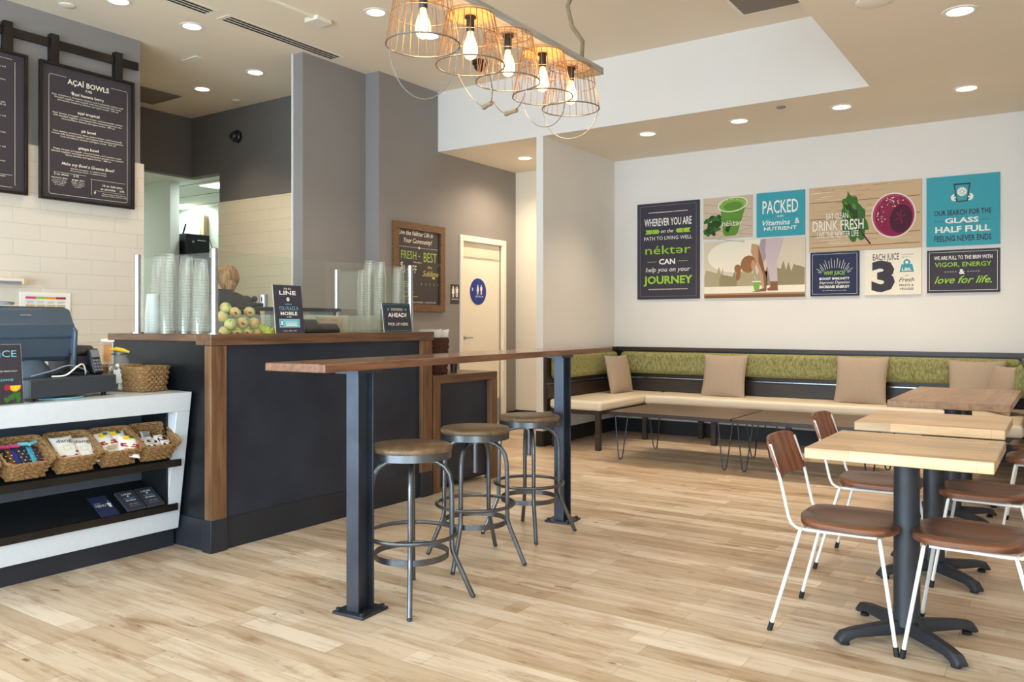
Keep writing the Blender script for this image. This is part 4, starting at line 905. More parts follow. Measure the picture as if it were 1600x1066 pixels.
ln(.195,'açaí banana berry',.020,.33,.015); ln(.225,'Açaí, strawberry, blueberry, banana, and housemade cashew milk',.0115,.76); ln(.243,'blended together and topped with hempseed granola, fresh',.0115,.70); ln(.261,'strawberry, blueberry, banana, and agave nectar.  390 cal',.0115,.64)
ln(.328,'açaí tropical',.020,.23,.015); ln(.358,'Açaí, banana, pineapple, coconut butter, and housemade cashew',.0115,.74); ln(.376,'milk blended together and topped with hempseed granola, raw',.0115,.72); ln(.394,'coconut flakes, banana, and agave nectar.  490 cal',.0115,.56)
ln(.460,'pb bowl',.020,.15,.015); ln(.490,'Açaí, banana, strawberry, dates, peanut butter, and housemade',.0115,.73); ln(.508,'cashew milk blended together and topped with hempseed granola,',.0115,.76); ln(.526,'fresh strawberry, banana, and agave nectar.  510 cal',.0115,.58)
ln(.590,'pitaya bowl',.020,.21,.015); ln(.620,'Pitaya, banana, pineapple, coconut butter, and coconut water',.0115,.72); ln(.638,'blended together and topped with hempseed granola, raw coconut',.0115,.76); ln(.656,'flakes, banana, and agave nectar.  480 cal',.0115,.48)
ln(.722,'Make any Bowl a Greenie Bowl!',.022,.56,.005,.35); ln(.752,'Add kale and spinach - no additional charge',.009,.38); ln(.768,'Honey drizzle instead - no additional charge',.009,.38)
ln(.805,'2 oz. shots  ·  3.75',.015,.25,.012,0,.27); ln(.832,'turmeric shot',.011,.16,.01,0,.20); ln(.832,'ginger shot',.011,.13,.01,0,.39)
for k in range(4):
    ln(.848+.012*k,('turmeric, lemon','pineapple, ginger','black pepper','& cayenne')[k],.007,(.14,.15,.12,.09)[k],0,0,.20); ln(.848+.012*k,('ginger, lemon,','apple, agave','and cayenne','pepper')[k],.007,(.14,.13,.12,.07)[k],0,0,.39)
ln(.845,'10 oz. kids juice',.015,.22,.012,0,.76); ln(.872,'or smoothie  ·  3.95',.015,.26,.012,0,.76); ln(.908,'Peppermint or fruit flavors',.009,.26,0,0,.78); ln(.922,'blended with a cashew milk',.009,.28,0,0,.78)
tx(t,'cream',Lx,z1)
m=MB(M['cream']); bx=(.095*w,.925*w,.045*h,.915*h)
m.line(bx[0],bx[2]+.02,bx[0],bx[3]-.02,.0025,z1).line(bx[1],bx[2]+.02,bx[1],bx[3]-.02,.0025,z1).line(bx[0]+.02,bx[2],bx[1]-.02,bx[2],.0025,z1).line(bx[0]+.02,bx[3],.27*w,bx[3],.0025,z1).line(.74*w,bx[3],bx[1]-.02,bx[3],.0025,z1)
for cx_,cy_,a in ((bx[0]+.02,bx[2]+.02,180),(bx[1]-.02,bx[2]+.02,270),(bx[1]-.02,bx[3]-.02,0),(bx[0]+.02,bx[3]-.02,90)):
    for k in range(4):
        a0=R(a+22.5*k);a1=R(a+22.5*(k+1)); m.line(cx_+.02*cos(a0),cy_+.02*sin(a0),cx_+.02*cos(a1),cy_+.02*sin(a1),.0025,z1)
m.line(.14*w,h*.208,.47*w,h*.208,.002,z1).line(.52*w,h*.19,.9*w,h*.19,.002,z1).line(.53*w,h*.07,.53*w,h*.19,.002,z1).line(.56*w,h*.108,.9*w,h*.108,.0015,z1)
m.flat([(.335*w,h*.79),(.35*w,h*.812),(.325*w,h*.822),(.33*w,h*.806),(.31*w,h*.815)],z1).flat([(.565*w,h*.08),(.58*w,h*.098),(.56*w,h*.104),(.57*w,h*.09),(.555*w,h*.096)],z1)
m.build('printed_border',t,smooth=False)
t=board('menu_board','framed dark menu board cut by the left picture edge',(-6.905,2.43,2.27),RX,w,1.12,.022,'frame_metal','board_black'); h=1.12
tx(t,'cream',[(s,.80*w,h*(1-f),.0115*h,None,0,0,'R') for s,f in (('bananas, apple, and',.115),('spinach, mango, and coconut',.205),('blended with housemade cashew milk,',.365),('agave nectar.  350 cal',.382),('strawberry, banana, and',.46),('pineapple and kale, topped with',.575),('dates, lemon, and',.675),('agave nectar',.775),('coconut water',.88))],z1)
m=MB(M['cream']).line(.885*w,.06*h,.885*w,.93*h,.0025,z1).line(.1*w,.045*h,.86*w,.045*h,.0025,z1).line(.1*w,.945*h,.86*w,.945*h,.0025,z1).line(.5*w,.13*h,.86*w,.13*h,.002,z1)
m.build('printed_border',t,smooth=False)

# chalkboard poster, restroom plaque, round door sign
w,h=.836,.94
t=board('chalkboard_poster','wood framed chalkboard poster lettered in green on the grey wall','' or (-5.775,6.29,1.377),RX,w,h,.075,'counter_wood_z','board_black',.035,'poster')
tx(t,'cream',[('Live the Néktər Life in',.44*w,.885*h,.050,.56,.3,.01),('Your Community!',.48*w,.800*h,.048,.46,.3,.01),('1 OFF',.33*w,.475*h,.085,.20),('$',.17*w,.515*h,.075,.04),('Monday is',.47*w,.560*h,.018,.13,.2),('is',.50*w,.633*h,.022,.03,.3),('FRESHLY PRESSED  |  JUICE FOR LIFE',.58*w,.105*h,.016,.42)],z1)
tx(t,'chalkgreen',[('FRESH',.30*w,.635*h,.085,.24),('BEST',.72*w,.625*h,.10,.22)],z1); tx(t,'chalkyel',[('the',.71*w,.515*h,.03,.07,.2),('Sublime',.73*w,.44*h,.060,.27,.35)],z1)
m=MB(M['chalkyel'])
for a in range(5): m.line((.55+.08*a)*w,.33*h,(.545+.085*a)*w,.30*h,.005,z1)
m.oval(.775*w,.392*h,.016,.010,z1,14,R(50)).oval(.80*w,.392*h,.016,.010,z1,14,R(-50)).line(.88*w,.53*h,.90*w,.56*h,.005,z1)
m.use(M['chalkgreen'])
for y,x in ((.33,.30),(.305,.34),(.28,.31),(.215,.40),(.165,.47)): m.rect(.13*w,x*w,y*h,y*h+.006,z1)
m.use(M['cream']).line(.12*w,.725*h,.88*w,.725*h,.003,z1).oval(.5*w,.725*h,.014,.014,z1+.0003,16)
m.build('chalk_marks',t,smooth=False)
def figure_icon(m,cx,y0,h,z,skirt):
    m.oval(cx,y0+h*.91,h*.085,h*.085,z,16)
    if skirt: m.flat([(cx-.13*h,y0+.80*h),(cx+.13*h,y0+.80*h),(cx+.17*h,y0+.45*h),(cx+.22*h,y0+.33*h),(cx+.09*h,y0+.33*h),(cx+.09*h,y0),(cx-.09*h,y0),(cx-.09*h,y0+.33*h),(cx-.22*h,y0+.33*h),(cx-.17*h,y0+.45*h)],z)
    else: m.flat([(cx-.18*h,y0+.80*h),(cx+.18*h,y0+.80*h),(cx+.18*h,y0+.42*h),(cx+.12*h,y0+.42*h),(cx+.11*h,y0),(cx+.015*h,y0),(cx+.015*h,y0+.38*h),(cx-.015*h,y0+.38*h),(cx-.015*h,y0),(cx-.11*h,y0),(cx-.12*h,y0+.42*h),(cx-.18*h,y0+.42*h)],z)
t=thing('restroom_plaque','small dark restroom plaque with two white figures left of the door','sign',(-5.775,7.26,1.474),RX)
MB(M['board_black']).box(0,.155,0,.222,-.001,.006).build('plate',t,bevel=.002); m=MB(M['white']); figure_icon(m,.042,.075,.125,.0065,True); figure_icon(m,.112,.075,.125,.0065,False); m.rect(.0755,.0785,.085,.19,.0065).text('RESTROOM',.0775,.05,.016,.125,.0065); m.build('lettering',t,smooth=False)
t=thing('round_sign','round blue restroom sign with white figures on the cream door','sign',(-5.8145,7.835,1.63),RX)
MB(M['blue']).lathe([(.157,-.0005),(.157,.006)],n=40).build('disc',t); m=MB(M['white']); figure_icon(m,-.012,-.035,.115,.0068,True); figure_icon(m,.058,-.035,.115,.0068,False); m.text('RESTROOM',.022,-.058,.020,.15,.0068).oval(-.115,.018,.02,.006,.0068,10,R(60)).oval(-.118,.035,.008,.008,.0068,10); m.use(M['ltblue']).line(-.06,-.1,.02,.147,.0018,.0067); m.build('lettering',t,smooth=False)

# ================================================================== bar table and stools
t=thing('bar_table','narrow high bar table with wooden top on two steel beam posts','table',(-2.45,2.28,0),(0,0,R(4)))
MB(M['bar_wood']).box(-.335,0,0,2.88,1.045,1.08).build('tabletop',t,bevel=.004)
a4=Matrix.Rotation(R(-4),3,'Z')
for X,Y in ((-2.532,2.56),(-2.645,4.46)):
    p=a4@Vector((X+2.45,Y-2.28,0)); x,y=p.x,p.y
    m=MB(M['raw_steel_dark'])
    for s in (-1,1): m.box(x-.0335,x+.0335,y+s*.047-.005,y+s*.047+.005,.012,1.03)
    m.box(x-.005,x+.005,y-.042,y+.042,.012,1.03); po=m.build('beam_post',t,bevel=.0015)
    MB(M['raw_steel_dark']).box(x-.085,x+.085,y-.085,y+.085,0,.012).build('base_plate',po,bevel=.002)
    m=MB(M['raw_steel_dark'])
    for i in (-1,1):
        for j in (-1,1): m.cyl((x+i*.066,y+j*.066,.012),.011,.012,6)
    m.build('bolt',po); MB(M['raw_steel_dark']).box(x-.07,min(x+.075,-.006),y-.08,y+.08,1.03,1.0445).build('top_plate',po)
    MB(M['chrome']).cyl((-.035,y-.05,1.040),.008,.005,12).cyl((-.035,y+.07,1.040),.008,.005,12).build('screw',po)
def make_stool(label):
    t=thing('bar_stool',label,'stool',group='industrial bar stools'); H=.70; r=.182
    MB(M['stool_wood']).lathe([(r-.004,H-.026),(r+.001,H-.02),(r,H-.006),(r-.006,H)],n=40).build('wooden_seat',t,angle=50)
    MB(M['raw_steel']).lathe([(r-.012,H-.058),(r-.003,H-.058),(r-.003,H-.026),(r-.012,H-.026)],n=40).build('seat_band',t)
    MB(M['raw_steel']).cyl((0,0,.46),.013,.19,14).cyl((0,0,.615),.028,.02,16).build('screw_rod',t)
    for k in range(4):
        a=pi/2*k; c,s_=cos(a),sin(a); pr=[(.02,.628),(.075,.627),(.115,.618),(.145,.598),(.168,.565),(.178,.52),(.180,.45),(.181,.30),(.182,.235),(.187,.212),(.197,.185),(.235,.10),(.274,.012)]
        lg=MB(M['raw_steel']).tube([(q*c,q*s_,z) for q,z in pr],.0115,10).build('leg',t)
        MB(M['raw_steel_dark']).ball((.277*c,.277*s_,.008),.0125,rz=.008,n=10,m=6).build('foot_cap',lg)
    MB(M['raw_steel']).ring((0,0,.300),.203,.0095,44,8).build('foot_ring',t)
    MB(M['raw_steel']).lathe([(.164,.195),(.168,.195),(.168,.222),(.164,.222),(.164,.195)],n=40,cap0=False,cap1=False).build('brace_band',t)
    return t
st=make_stool('steel bar stool nearest the camera, beside the near post of the bar table')
st.location=(-2.45,2.80,0); st.rotation_euler=(0,0,R(-50.6))
copy_tree(st,loc=(-2.583,3.457,0),rot=(0,0,R(12.9)),label='middle steel bar stool of the row along the bar table')
copy_tree(st,loc=(-2.659,4.094,0),rot=(0,0,R(-48.7)),label='steel bar stool at the far end, beside the far post of the bar table')

# ================================================================== banquette nook
t=thing('banquette','u shaped banquette with cream vinyl seat, green back rolls and dark wood back','bench',(-2.3,8.3,0)); o=neg(t)
for b in ((-4.345,-3.755,7.06,8.56),(-3.75,-.86,8.02,8.56),(-.855,-.27,7.12,8.56)): MB(M['vinyl']).box(b[0],b[1],b[2],b[3],.392,.487).build('seat_cushion',t,bevel=.032,seg=4,loc=o)
MB(M['dark_wood']).box(-4.34,-.28,8.05,8.09,.352,.39).box(-4.34,-3.79,7.09,7.13,.352,.39).box(-.82,-.28,7.15,7.19,.352,.39).build('front_rail',t,bevel=.003,loc=o)
MB(M['dark_wood_y']).box(-3.83,-3.79,7.13,8.05,.352,.39).box(-.82,-.78,7.19,8.05,.352,.39).box(-4.34,-4.30,7.13,8.55,.352,.39).box(-.32,-.28,7.19,8.55,.352,.39).build('side_rail',t,bevel=.003,loc=o)
for x,y in ((-3.815,7.12),(-4.31,7.12),(-3.77,8.09),(-3.0,8.09),(-2.25,8.09),(-1.5,8.09),(-.85,8.09),(-.80,7.18),(-3.3,8.5),(-1.9,8.5)): MB(M['dark_wood']).box(x-.025,x+.025,y-.025,y+.025,0,.355).build('leg',t,bevel=.003,loc=o)
MB(M['dark_wood']).box(-4.40,-.21,8.585,8.619,.36,.94).build('back_panel',t,smooth=False,loc=o)
MB(M['dark_wood']).box(-4.37,-.24,8.545,8.585,.49,.625).build('lower_back_board',t,bevel=.002,loc=o)
MB(M['dark_wood']).box(-4.40,-.21,8.55,8.631,.94,.982).build('cap_rail',t,bevel=.003,loc=o)
MB(M['chrome']).box(-4.36,-.25,8.56,8.585,.632,.642).build('metal_strip',t,loc=o)
for sgn,xw,y0 in ((1,-4.397,7.05),(-1,-.213,7.11)):
    X=lambda a:(min(xw,xw+sgn*a),max(xw,xw+sgn*a))
    MB(M['dark_wood_y']).box(*X(.03),y0,8.585,.36,.94).build('back_panel',t,smooth=False,loc=o)
    a,b=sorted((xw+sgn*.03,xw+sgn*.055)); MB(M['dark_wood_y']).box(a,b,y0,8.56,.49,.625).build('lower_back_board',t,bevel=.002,loc=o)
    MB(M['dark_wood_y']).box(*X(.075),y0,8.55,.94,.982).build('cap_rail',t,bevel=.003,loc=o)
    a,b=sorted((xw+sgn*.03,xw+sgn*.052)); MB(M['chrome']).box(a,b,y0,8.56,.632,.642).build('metal_strip',t,loc=o)
    a,b=sorted((xw+sgn*.032,xw+sgn*.125)); MB(M['green_fabric']).box(a,b,y0+.05,8.47,.685,.93).build('back_roll',t,bevel=.045,seg=5,loc=o)
MB(M['green_fabric']).box(-4.27,-.34,8.475,8.583,.685,.93).build('back_roll',t,bevel=.05,seg=5,loc=o)
SEAT=.487
def cushion(label,x,y,rz,lean,s=.44,th=.13,dz=0):
    t=thing('throw_pillow',label,'pillow',(x,y,SEAT+dz),(R(90-lean),0,rz),'taupe throw pillows')
    t.rotation_mode='XYZ'
    MB(M['taupe_fabric']).pillow(s,s,th,16).build('cover',t,loc=(0,s/2-.008,0),angle=60)
    pts=[]
    for k in range(48):
        a=2*pi*k/48; c,s_=cos(a),sin(a); q=1/max(abs(c),abs(s_)); u,v=c*q,s_*q; pts.append((u*s/2*(1-.07*(1-v*v)*abs(u)**3),s/2-.008+v*s/2*(1-.07*(1-u*u)*abs(v)**3),0))
    MB(M['taupe_fabric']).tube(pts,.004,6,closed=True).build('piping',t)
cushion('taupe throw pillow standing in the left corner of the banquette',-4.07,8.15,R(83),12,.43)
cushion('taupe throw pillow on the back bench under the yoga picture',-2.985,8.29,R(2),16,.46)
cushion('taupe throw pillow on the back bench under the white poster with the big three',-1.645,8.29,R(-2),16,.47)
cushion('taupe throw pillow leaning on the back rest in the right corner',-.68,8.31,R(0),14,.45)
cushion('taupe throw pillow turned sideways against the right end of the banquette',-.50,8.02,R(-62),12,.42)

# coffee tables with hairpin legs
def coffee(x0,x1,y0,y1,label):
    t=thing('coffee_table',label,'coffee table',((x0+x1)/2,(y0+y1)/2,0),group='hairpin coffee tables'); w=(x1-x0)/2; d=(y1-y0)/2
    MB(M['coffee_wood']).box(-w,w,-d,d,.418,.446).build('tabletop',t,bevel=.002)
    MB(M['dark_wood']).box(-w-.003,w+.003,-d-.003,-d+.012,.412,.4455).build('edge_band',t,smooth=False); MB(M['dark_wood']).box(-w-.003,w+.003,d-.012,d+.003,.412,.4455).build('edge_band',t,smooth=False)
    for sx in (-1,1):
        for sy in (-1,1):
            fx,fy=sx*(w-.075),sy*(d-.075); ax=fx-sx*.0; tp=.41
            P=[(ax-.065,fy-sy*.02,tp)]+[(fx-.022,fy,.05),(fx-.018,fy+sy*.004,.022),(fx-.008,fy+sy*.006,.008),(fx+.008,fy+sy*.006,.008),(fx+.018,fy+sy*.004,.022),(fx+.022,fy,.05)]+[(ax+.065,fy-sy*.02,tp)]
            lg=MB(M['raw_steel_dark']).tube(P,.006,8).build('hairpin_leg',t)
            MB(M['raw_steel_dark']).box(ax-.075,ax+.075,fy-sy*.02-.02,fy-sy*.02+.02,.411,.4178).build('mount_plate',lg)
    return t
coffee(-3.475,-2.345,6.70,7.61,'brown hairpin leg coffee table at the left, before the banquette corner')
coffee(-2.325,-1.195,6.70,7.61,'brown hairpin leg coffee table at the right, partly behind the chairs')

# cafe tables and chairs
def cafe(label,cx,cy,w,d,mt,cols,group='square cafe tables',z=.765,th=.042):
    t=thing('cafe_table',label,'table',(cx,cy,0),group=group)
    MB(M[mt]).box(-w/2,w/2,-d/2,d/2,z-th,z).build('tabletop',t,bevel=.004)
    for y in cols:
        MB(M['black_metal']).box(-.2,.2,y-.03,y+.03,z-th-.016,z-th-.001).box(-.03,.03,y-.2,y+.2,z-th-.016,z-th-.001).build('mounting_plate',t,bevel=.002)
        co=MB(M['black_metal']).lathe([(.058,.06),(.049,.085),(.047,z-th-.017)],(0,y,0),28).build('column',t)
        for k in range(4):
            a=R(45+90*k); c,s_=cos(a),sin(a); n=(-s_,c); pts=[]
            prof=[(.0,.085,.060),(.12,.073,.056),(.235,.062,.054),(.285,.052,.05),(.305,.028,.046)]
            m=MB(M['black_metal']); vs=[];fs=[]
            for r_,tp,wd in prof:
                bt=.03 if r_<.24 else .012
                for u,zz in ((-.5,bt),(-.5,tp*.72),(-.28,tp),(.28,tp),(.5,tp*.72),(.5,bt)): vs.append((r_*c+n[0]*u*wd,y+r_*s_+n[1]*u*wd,zz))
            for i in range(len(prof)-1):
                for j in range(6): fs.append((i*6+j,i*6+(j+1)%6,(i+1)*6+(j+1)%6,(i+1)*6+j))
            fs+=[(5,4,3,2,1,0),tuple((len(prof)-1)*6+j for j in range(6))]
            ft=m.add(vs,fs).build('foot',t,bevel=.003)
            MB(M['rubber']).cyl((.27*c,y+.27*s_,0),.018,.013,14).build('glide',ft)
    return t
cafe('light butcher block cafe table nearest the camera',-.528,3.565,.635,.63,'butcher',(-.02,))
cafe('light butcher block cafe table in the middle of the three',-.552,4.575,.635,.63,'butcher',(-.05,))
cafe('long brown cafe table farthest back, beside the banquette end',-.612,6.255,.665,1.34,'butcher_dark',(-.36,.36),None)

def make_chair(label):
    t=thing('cafe_chair',label,'chair',group='white framed cafe chairs')
    n=9; vs=[];fs=[];poly=[]
    def outline(k=44):
        pts=[]
        for i in range(k):
            a=2*pi*i/k; c,s_=cos(a),sin(a); q=(abs(c)**3.4+abs(s_)**3.4)**(-1/3.4); x=.19*c*q; y=.205*s_*q*(1.0+.05*c); pts.append((x+.01,y))
        return pts
    O=outline(); top=[];zz=lambda x,y:.452-.012*math.exp(-((x+.02)**2+y*y)/.012)+(.014*max(0,(-x-.08)/.11)**2)
    rings=[(1.0,-.026),(1.0,-.006),(.965,0),(.75,0),(.5,0),(.25,0)]; m=MB(M['chair_wood']); k=len(O)
    for s_,dz in rings:
        for x,y in O: X=(x-.01)*s_+.01; vs.append((X,y*s_,zz(X,y*s_)+dz))
    vs.append((.01,0,zz(.01,0)))
    for i in range(len(rings)-1):
        for j in range(k): fs.append((i*k+j,i*k+(j+1)%k,(i+1)*k+(j+1)%k,(i+1)*k+j))
    b=(len(rings)-1)*k
    for j in range(k): fs.append((b+j,b+(j+1)%k,len(vs)-1))
    for x,y in O: vs.append(((x-.01)*.98+.01,y*.98,.424))
    b2=len(vs)-k; fs.append(tuple(b2+j for j in range(k))[::-1])
    for j in range(k): fs.append((b2+j,b2+(j+1)%k,(j+1)%k,j))
    m.add(vs,fs).build('seat',t,angle=45)
    # curved backrest panel
    nx,nz=12,6; vs=[];fs=[]
    for side in (0,1):
        for j in range(nz+1):
            for i in range(nx+1):
                u=2*i/nx-1; v=j/nz; z=.598+.172*v; wv=.188*(1-.06*abs(2*v-1)**4); y=wv*u; x=-.238-.055*v-.030*(1-u*u)+(.013 if side else 0)
                z=z-.012*(abs(u)**6)*(1 if v>.5 else -1)*abs(2*v-1); vs.append((x,y,z))
    q=(nx+1)*(nz+1)
    for side in (0,1):
        for j in range(nz):
            for i in range(nx):
                a=side*q+j*(nx+1)+i; f_=(a,a+1,a+nx+2,a+nx+1); fs.append(f_ if side else f_[::-1])
    edge=[i for i in range(nx+1)]+[j*(nx+1)+nx for j in range(1,nz+1)]+[nz*(nx+1)+i for i in range(nx-1,-1,-1)]+[j*(nx+1) for j in range(nz-1,0,-1)]
    for a,b_ in zip(edge,edge[1:]+edge[:1]): fs.append((a,b_,b_+q,a+q))
    MB(M['chair_wood_back']).add(vs,fs).build('backrest',t,angle=50,bevel=.003)
    for s_ in (-1,1):
        MB(M['white_metal']).tube([(.13,s_*.165,.413),(-.13,s_*.178,.413),(-.165,s_*.180,.416),(-.188,s_*.182,.432),(-.200,s_*.183,.458),(-.232,s_*.183,.60),(-.262,s_*.180,.70),(-.277,s_*.177,.745)],.0065,10).build('back_post',t)
        for x0,x1,ys in ((-.150,-.262,.215),(.145,.212,.21)):
            A=Vector((x0,s_*.195,.414)); Bq=Vector((x1,s_*.236,.0)); c=A+(Bq-A)*.93
            lg=MB(M['white_metal']).tube([A+Vector((0,-s_*.05,0)),A,A+(Bq-A)*.03,c],[.0065,.0065,.0075,.0075],10).build('leg',t)
            MB(M['rubber']).tube([c-(Bq-A)*.01,Bq],.0105,12).build('foot_cap',lg)
    MB(M['white_metal']).tube([(-.150,-.15,.414),(-.150,.15,.414)],.006,8).tube([(.145,-.15,.414),(.145,.15,.414)],.006,8).build('cross_bar',t)
    return t
ch=make_chair('wooden seat chair at the left of the nearest cafe table, back towards the bar')
ch.location=(-.742,3.57,0)
for x,y,rz,l in ((-.805,4.535,0,'wooden seat chair at the left of the middle cafe table'),(-.30,3.565,pi,'wooden seat chair at the right of the nearest cafe table, cut by the picture edge'),(-.325,4.54,pi,'wooden seat chair at the right of the middle cafe table'),
   (-.115,5.82,pi,'wooden seat chair at the right of the brown table, nearer one of its pair'),(-.125,6.42,pi,'wooden seat chair at the right of the brown table, farther one of its pair')):
    copy_tree(ch,loc=(x,y,0),rot=(0,0,rz),label=l)

# ================================================================== posters on the back wall
WY=8.632
def panel(label,x0,x1,z0,z1,face,cat='poster',th=.018,edge='dark'):
    t=thing('wall_poster',label,cat,(x0,WY-.001,z0),(R(90),0,0),'posters on the back wall'); w,h=x1-x0,z1-z0
    MB(M[edge]).box(0,w,0,h,0,th).build('board',t,smooth=False); MB(M[face]).rect(0,w,0,h,th+.0004).build('printed_face',t,smooth=False)
    return t,w,h,th+.0008
# 1 tall dark
t,w,h,z=panel('tall dark poster with green and white lettering at the left of the wall',-4.108,-3.361,1.525,2.616,'dark')
T=lambda s,fx,fy,cap,wd,sh=0,b=0:(s,w*fx,h*(1-fy),cap*h,wd*w,sh,b)
tx(t,'white',[T('WHEREVER YOU ARE',.5,.200,.075,.76,0,.012),T('on the',.49,.295,.036,.20,.25),T('PATH TO LIVING WELL',.5,.368,.036,.77),T('CAN',.49,.612,.052,.26,0,.03),T('help you on your',.5,.692,.046,.72,.25)],z)
tx(t,'green',[T('néktər',.5,.488,.088,.73,0,0),T('JOURNEY',.5,.800,.075,.79,0,.03)],z)
m=MB(M['green']).rect(.17*w,.32*w,h*.386,h*.391,z).rect(.67*w,.82*w,h*.386,h*.391,z)
for s in (0,1):
    for k in range(2):
        x=(.135+.11*k)*w if s==0 else (.865-.11*k)*w; dr=1 if s==0 else -1; y=h*.702
        m.flat([(x,y-.022*h),(x+dr*.10*w,y-.022*h),(x+dr*.125*w,y),(x+dr*.10*w,y+.022*h),(x,y+.022*h),(x+dr*.025*w,y)][::dr],z)
m.use(M['grey']).border(.045*w,.955*w,.028*h,.972*h,.003,z).use(M['white'])
for k in range(26):
    for y in (.897,.098): m.rect((.19+.0245*k)*w,(.203+.0245*k)*w,h*y,h*y+.010,z)
m.build('printed_ornament',t,smooth=False)
# 2 green juice picture
t,w,h,z=panel('picture of a green juice cup with curly kale on pale wood',-3.315,-2.775,2.168,2.618,'tanlt','picture',edge='cream')
m=MB(M['cream'])
for k in range(6):
    m.use(M['tandk']).line(0.0,h*(.05+.2*k),w,h*(.0+.2*k-.28)+.14*h,.004,z) if k<5 else None
m.use(M['tandk']).line(.02*w,.25*h,.98*w,.42*h,.003,z).line(.3*w,0.02*h,.98*w,.22*h,.003,z)
for k in range(46):
    m.use(M['kaledk' if k%3 else 'kale']).oval(w*(.04+.30*rng.random()),h*(.12+.42*rng.random()),.03,.02,z+.0003+.00004*k,9,rng.random()*3)
m.use(M['juice']).flat([(.36*w,.72*h),(.42*w,.10*h),(.47*w,.05*h),(.66*w,.06*h),(.71*w,.12*h),(.88*w,.78*h)],z+.0030)
m.use(M['cream']).oval(.61*w,.80*h,.305*w,.175*h,z+.0034,36,R(6)).use(M['juicelt']).oval(.61*w,.80*h,.28*w,.155*h,z+.0038,36,R(6)).use(M['juice']).oval(.615*w,.76*h,.19*w,.10*h,z+.0042,30,R(4))
for k in range(40):
    a=rng.random()*pi; m.use(M['cream']).oval(.61*w+.25*w*cos(a),.80*h+.125*h*sin(a),.004,.003,z+.0045,6)
m.use(M['kaledk']).flat([(.45*w,.20*h),(.52*w,.12*h),(.60*w,.36*h),(.54*w,.40*h)],z+.0034)
m.build('picture',t,smooth=False); tx(t,'cream',[('néktər',.60*w,.36*h,.062,.22)],z+.004)
# 3 teal packed
t,w,h,z=panel('small turquoise poster with packed in tall white letters',-2.729,-2.234,2.160,2.622,'teal',edge='teal')
tx(t,'white',[T('PACKED',.5,.335,.285,.74,0,.008),T('with',.5,.545,.05,.13,.2),T('Vitamins',.42,.690,.115,.58,.35,.01),T('&',.85,.675,.12,.10,0,.02),T('NUTRIENT',.5,.825,.075,.68,0,.015)],z)
m=MB(M['dark'])
for k in range(9): m.rect((.13+.028*k)*w,(.148+.028*k)*w,h*.452,h*.460,z).rect((.63+.028*k)*w,(.648+.028*k)*w,h*.452,h*.460,z)
m.build('printed_ornament',t,smooth=False)
# 4 beet juice picture
t,w,h,z=panel('wide picture of beet juice and a leaf on wooden planks',-2.190,-1.157,1.976,2.626,'tan','picture',edge='tan')
m=MB(M['tan'])
for k,(y,dy) in enumerate(((.24,.0),(.50,.01),(.76,.0),(.06,.01))): m.use(M['brown']).line(0.01*w,y*h,.99*w,(y+dy)*h,.006,z)
for k in range(60):
    y=rng.random(); x=rng.random()*.8; m.use(M[rng.choice(['tandk','cream','tandk'])]).line(x*w,h*(.03+.94*y),(x+.1+.1*rng.random())*w,h*(.03+.94*y)+.004,.0015+.003*rng.random(),z+.00015)
leaf=[]
for k in range(40):
    a=2*pi*k/40; r_=1+.10*sin(9*a)+.05*sin(17*a); leaf.append((.41*w+.115*w*cos(a)*r_*(1-.25*sin(a))+.02*w*sin(a)*-1, .50*h+.37*h*sin(a)*r_))
leaf=[((x-.41*w)*cos(.3)-(y-.5*h)*sin(.3)*-1*.9+.41*w,(x-.41*w)*-sin(.3)*.6+(y-.5*h)*cos(.3)+.5*h) for x,y in leaf]
leaf=[(.82*w-x,y) for x,y in leaf]
m.use(M['kale']).flat(leaf,z+.0006)
for k in range(34):
    a=rng.random()*6.28; r_=rng.random()*.8; m.use(M[rng.choice(['kaledk','juice','kaledk'])]).oval(.41*w+.09*w*cos(a)*r_-.06*w*sin(a)*r_,.5*h+.30*h*sin(a)*r_,.035,.014,z+.0008+.00004*k,8,2.0)
m.use(M['beetdk']).line(.36*w,.72*h,.50*w,.22*h,.008,z+.0026).line(.495*w,.24*h,.565*w,.08*h,.014,z+.0026)
m.use(M['cream']).oval(.765*w,.49*h,.192*w,.335*h,z+.003,44).use(M['beetlt']).oval(.765*w,.49*h,.180*w,.318*h,z+.0034,44).use(M['beet']).oval(.77*w,.48*h,.165*w,.295*h,z+.0038,44)
for k in range(110):
    a=.9+2.9*rng.random(); r_=.45+.5*rng.random(); m.use(M[rng.choice(['beetlt','beetlt','cream','red'])]).oval(.765*w+.165*w*cos(a)*r_,.49*h+.29*h*sin(a)*r_,.007,.006,z+.0041,6)
m.use(M['beetdk']).oval(.83*w,.43*h,.095*w,.21*h,z+.0044,30,R(-8))
for a in (.3,1.4,2.4,3.6,5.0): m.use(M['beet']).line(.825*w,.46*h,.825*w+.05*w*cos(a),.46*h+.11*h*sin(a),.009,z+.0048)
m.build('picture',t,smooth=False)
tx(t,'white',[T('EAT CLEAN',.265,.465,.085,.20,0,.01),T('DRINK FRESH',.27,.605,.150,.47,0,.012),T('LIVE THE NÉKTER LIFE',.27,.745,.085,.38,0,.008)],z+.0050)
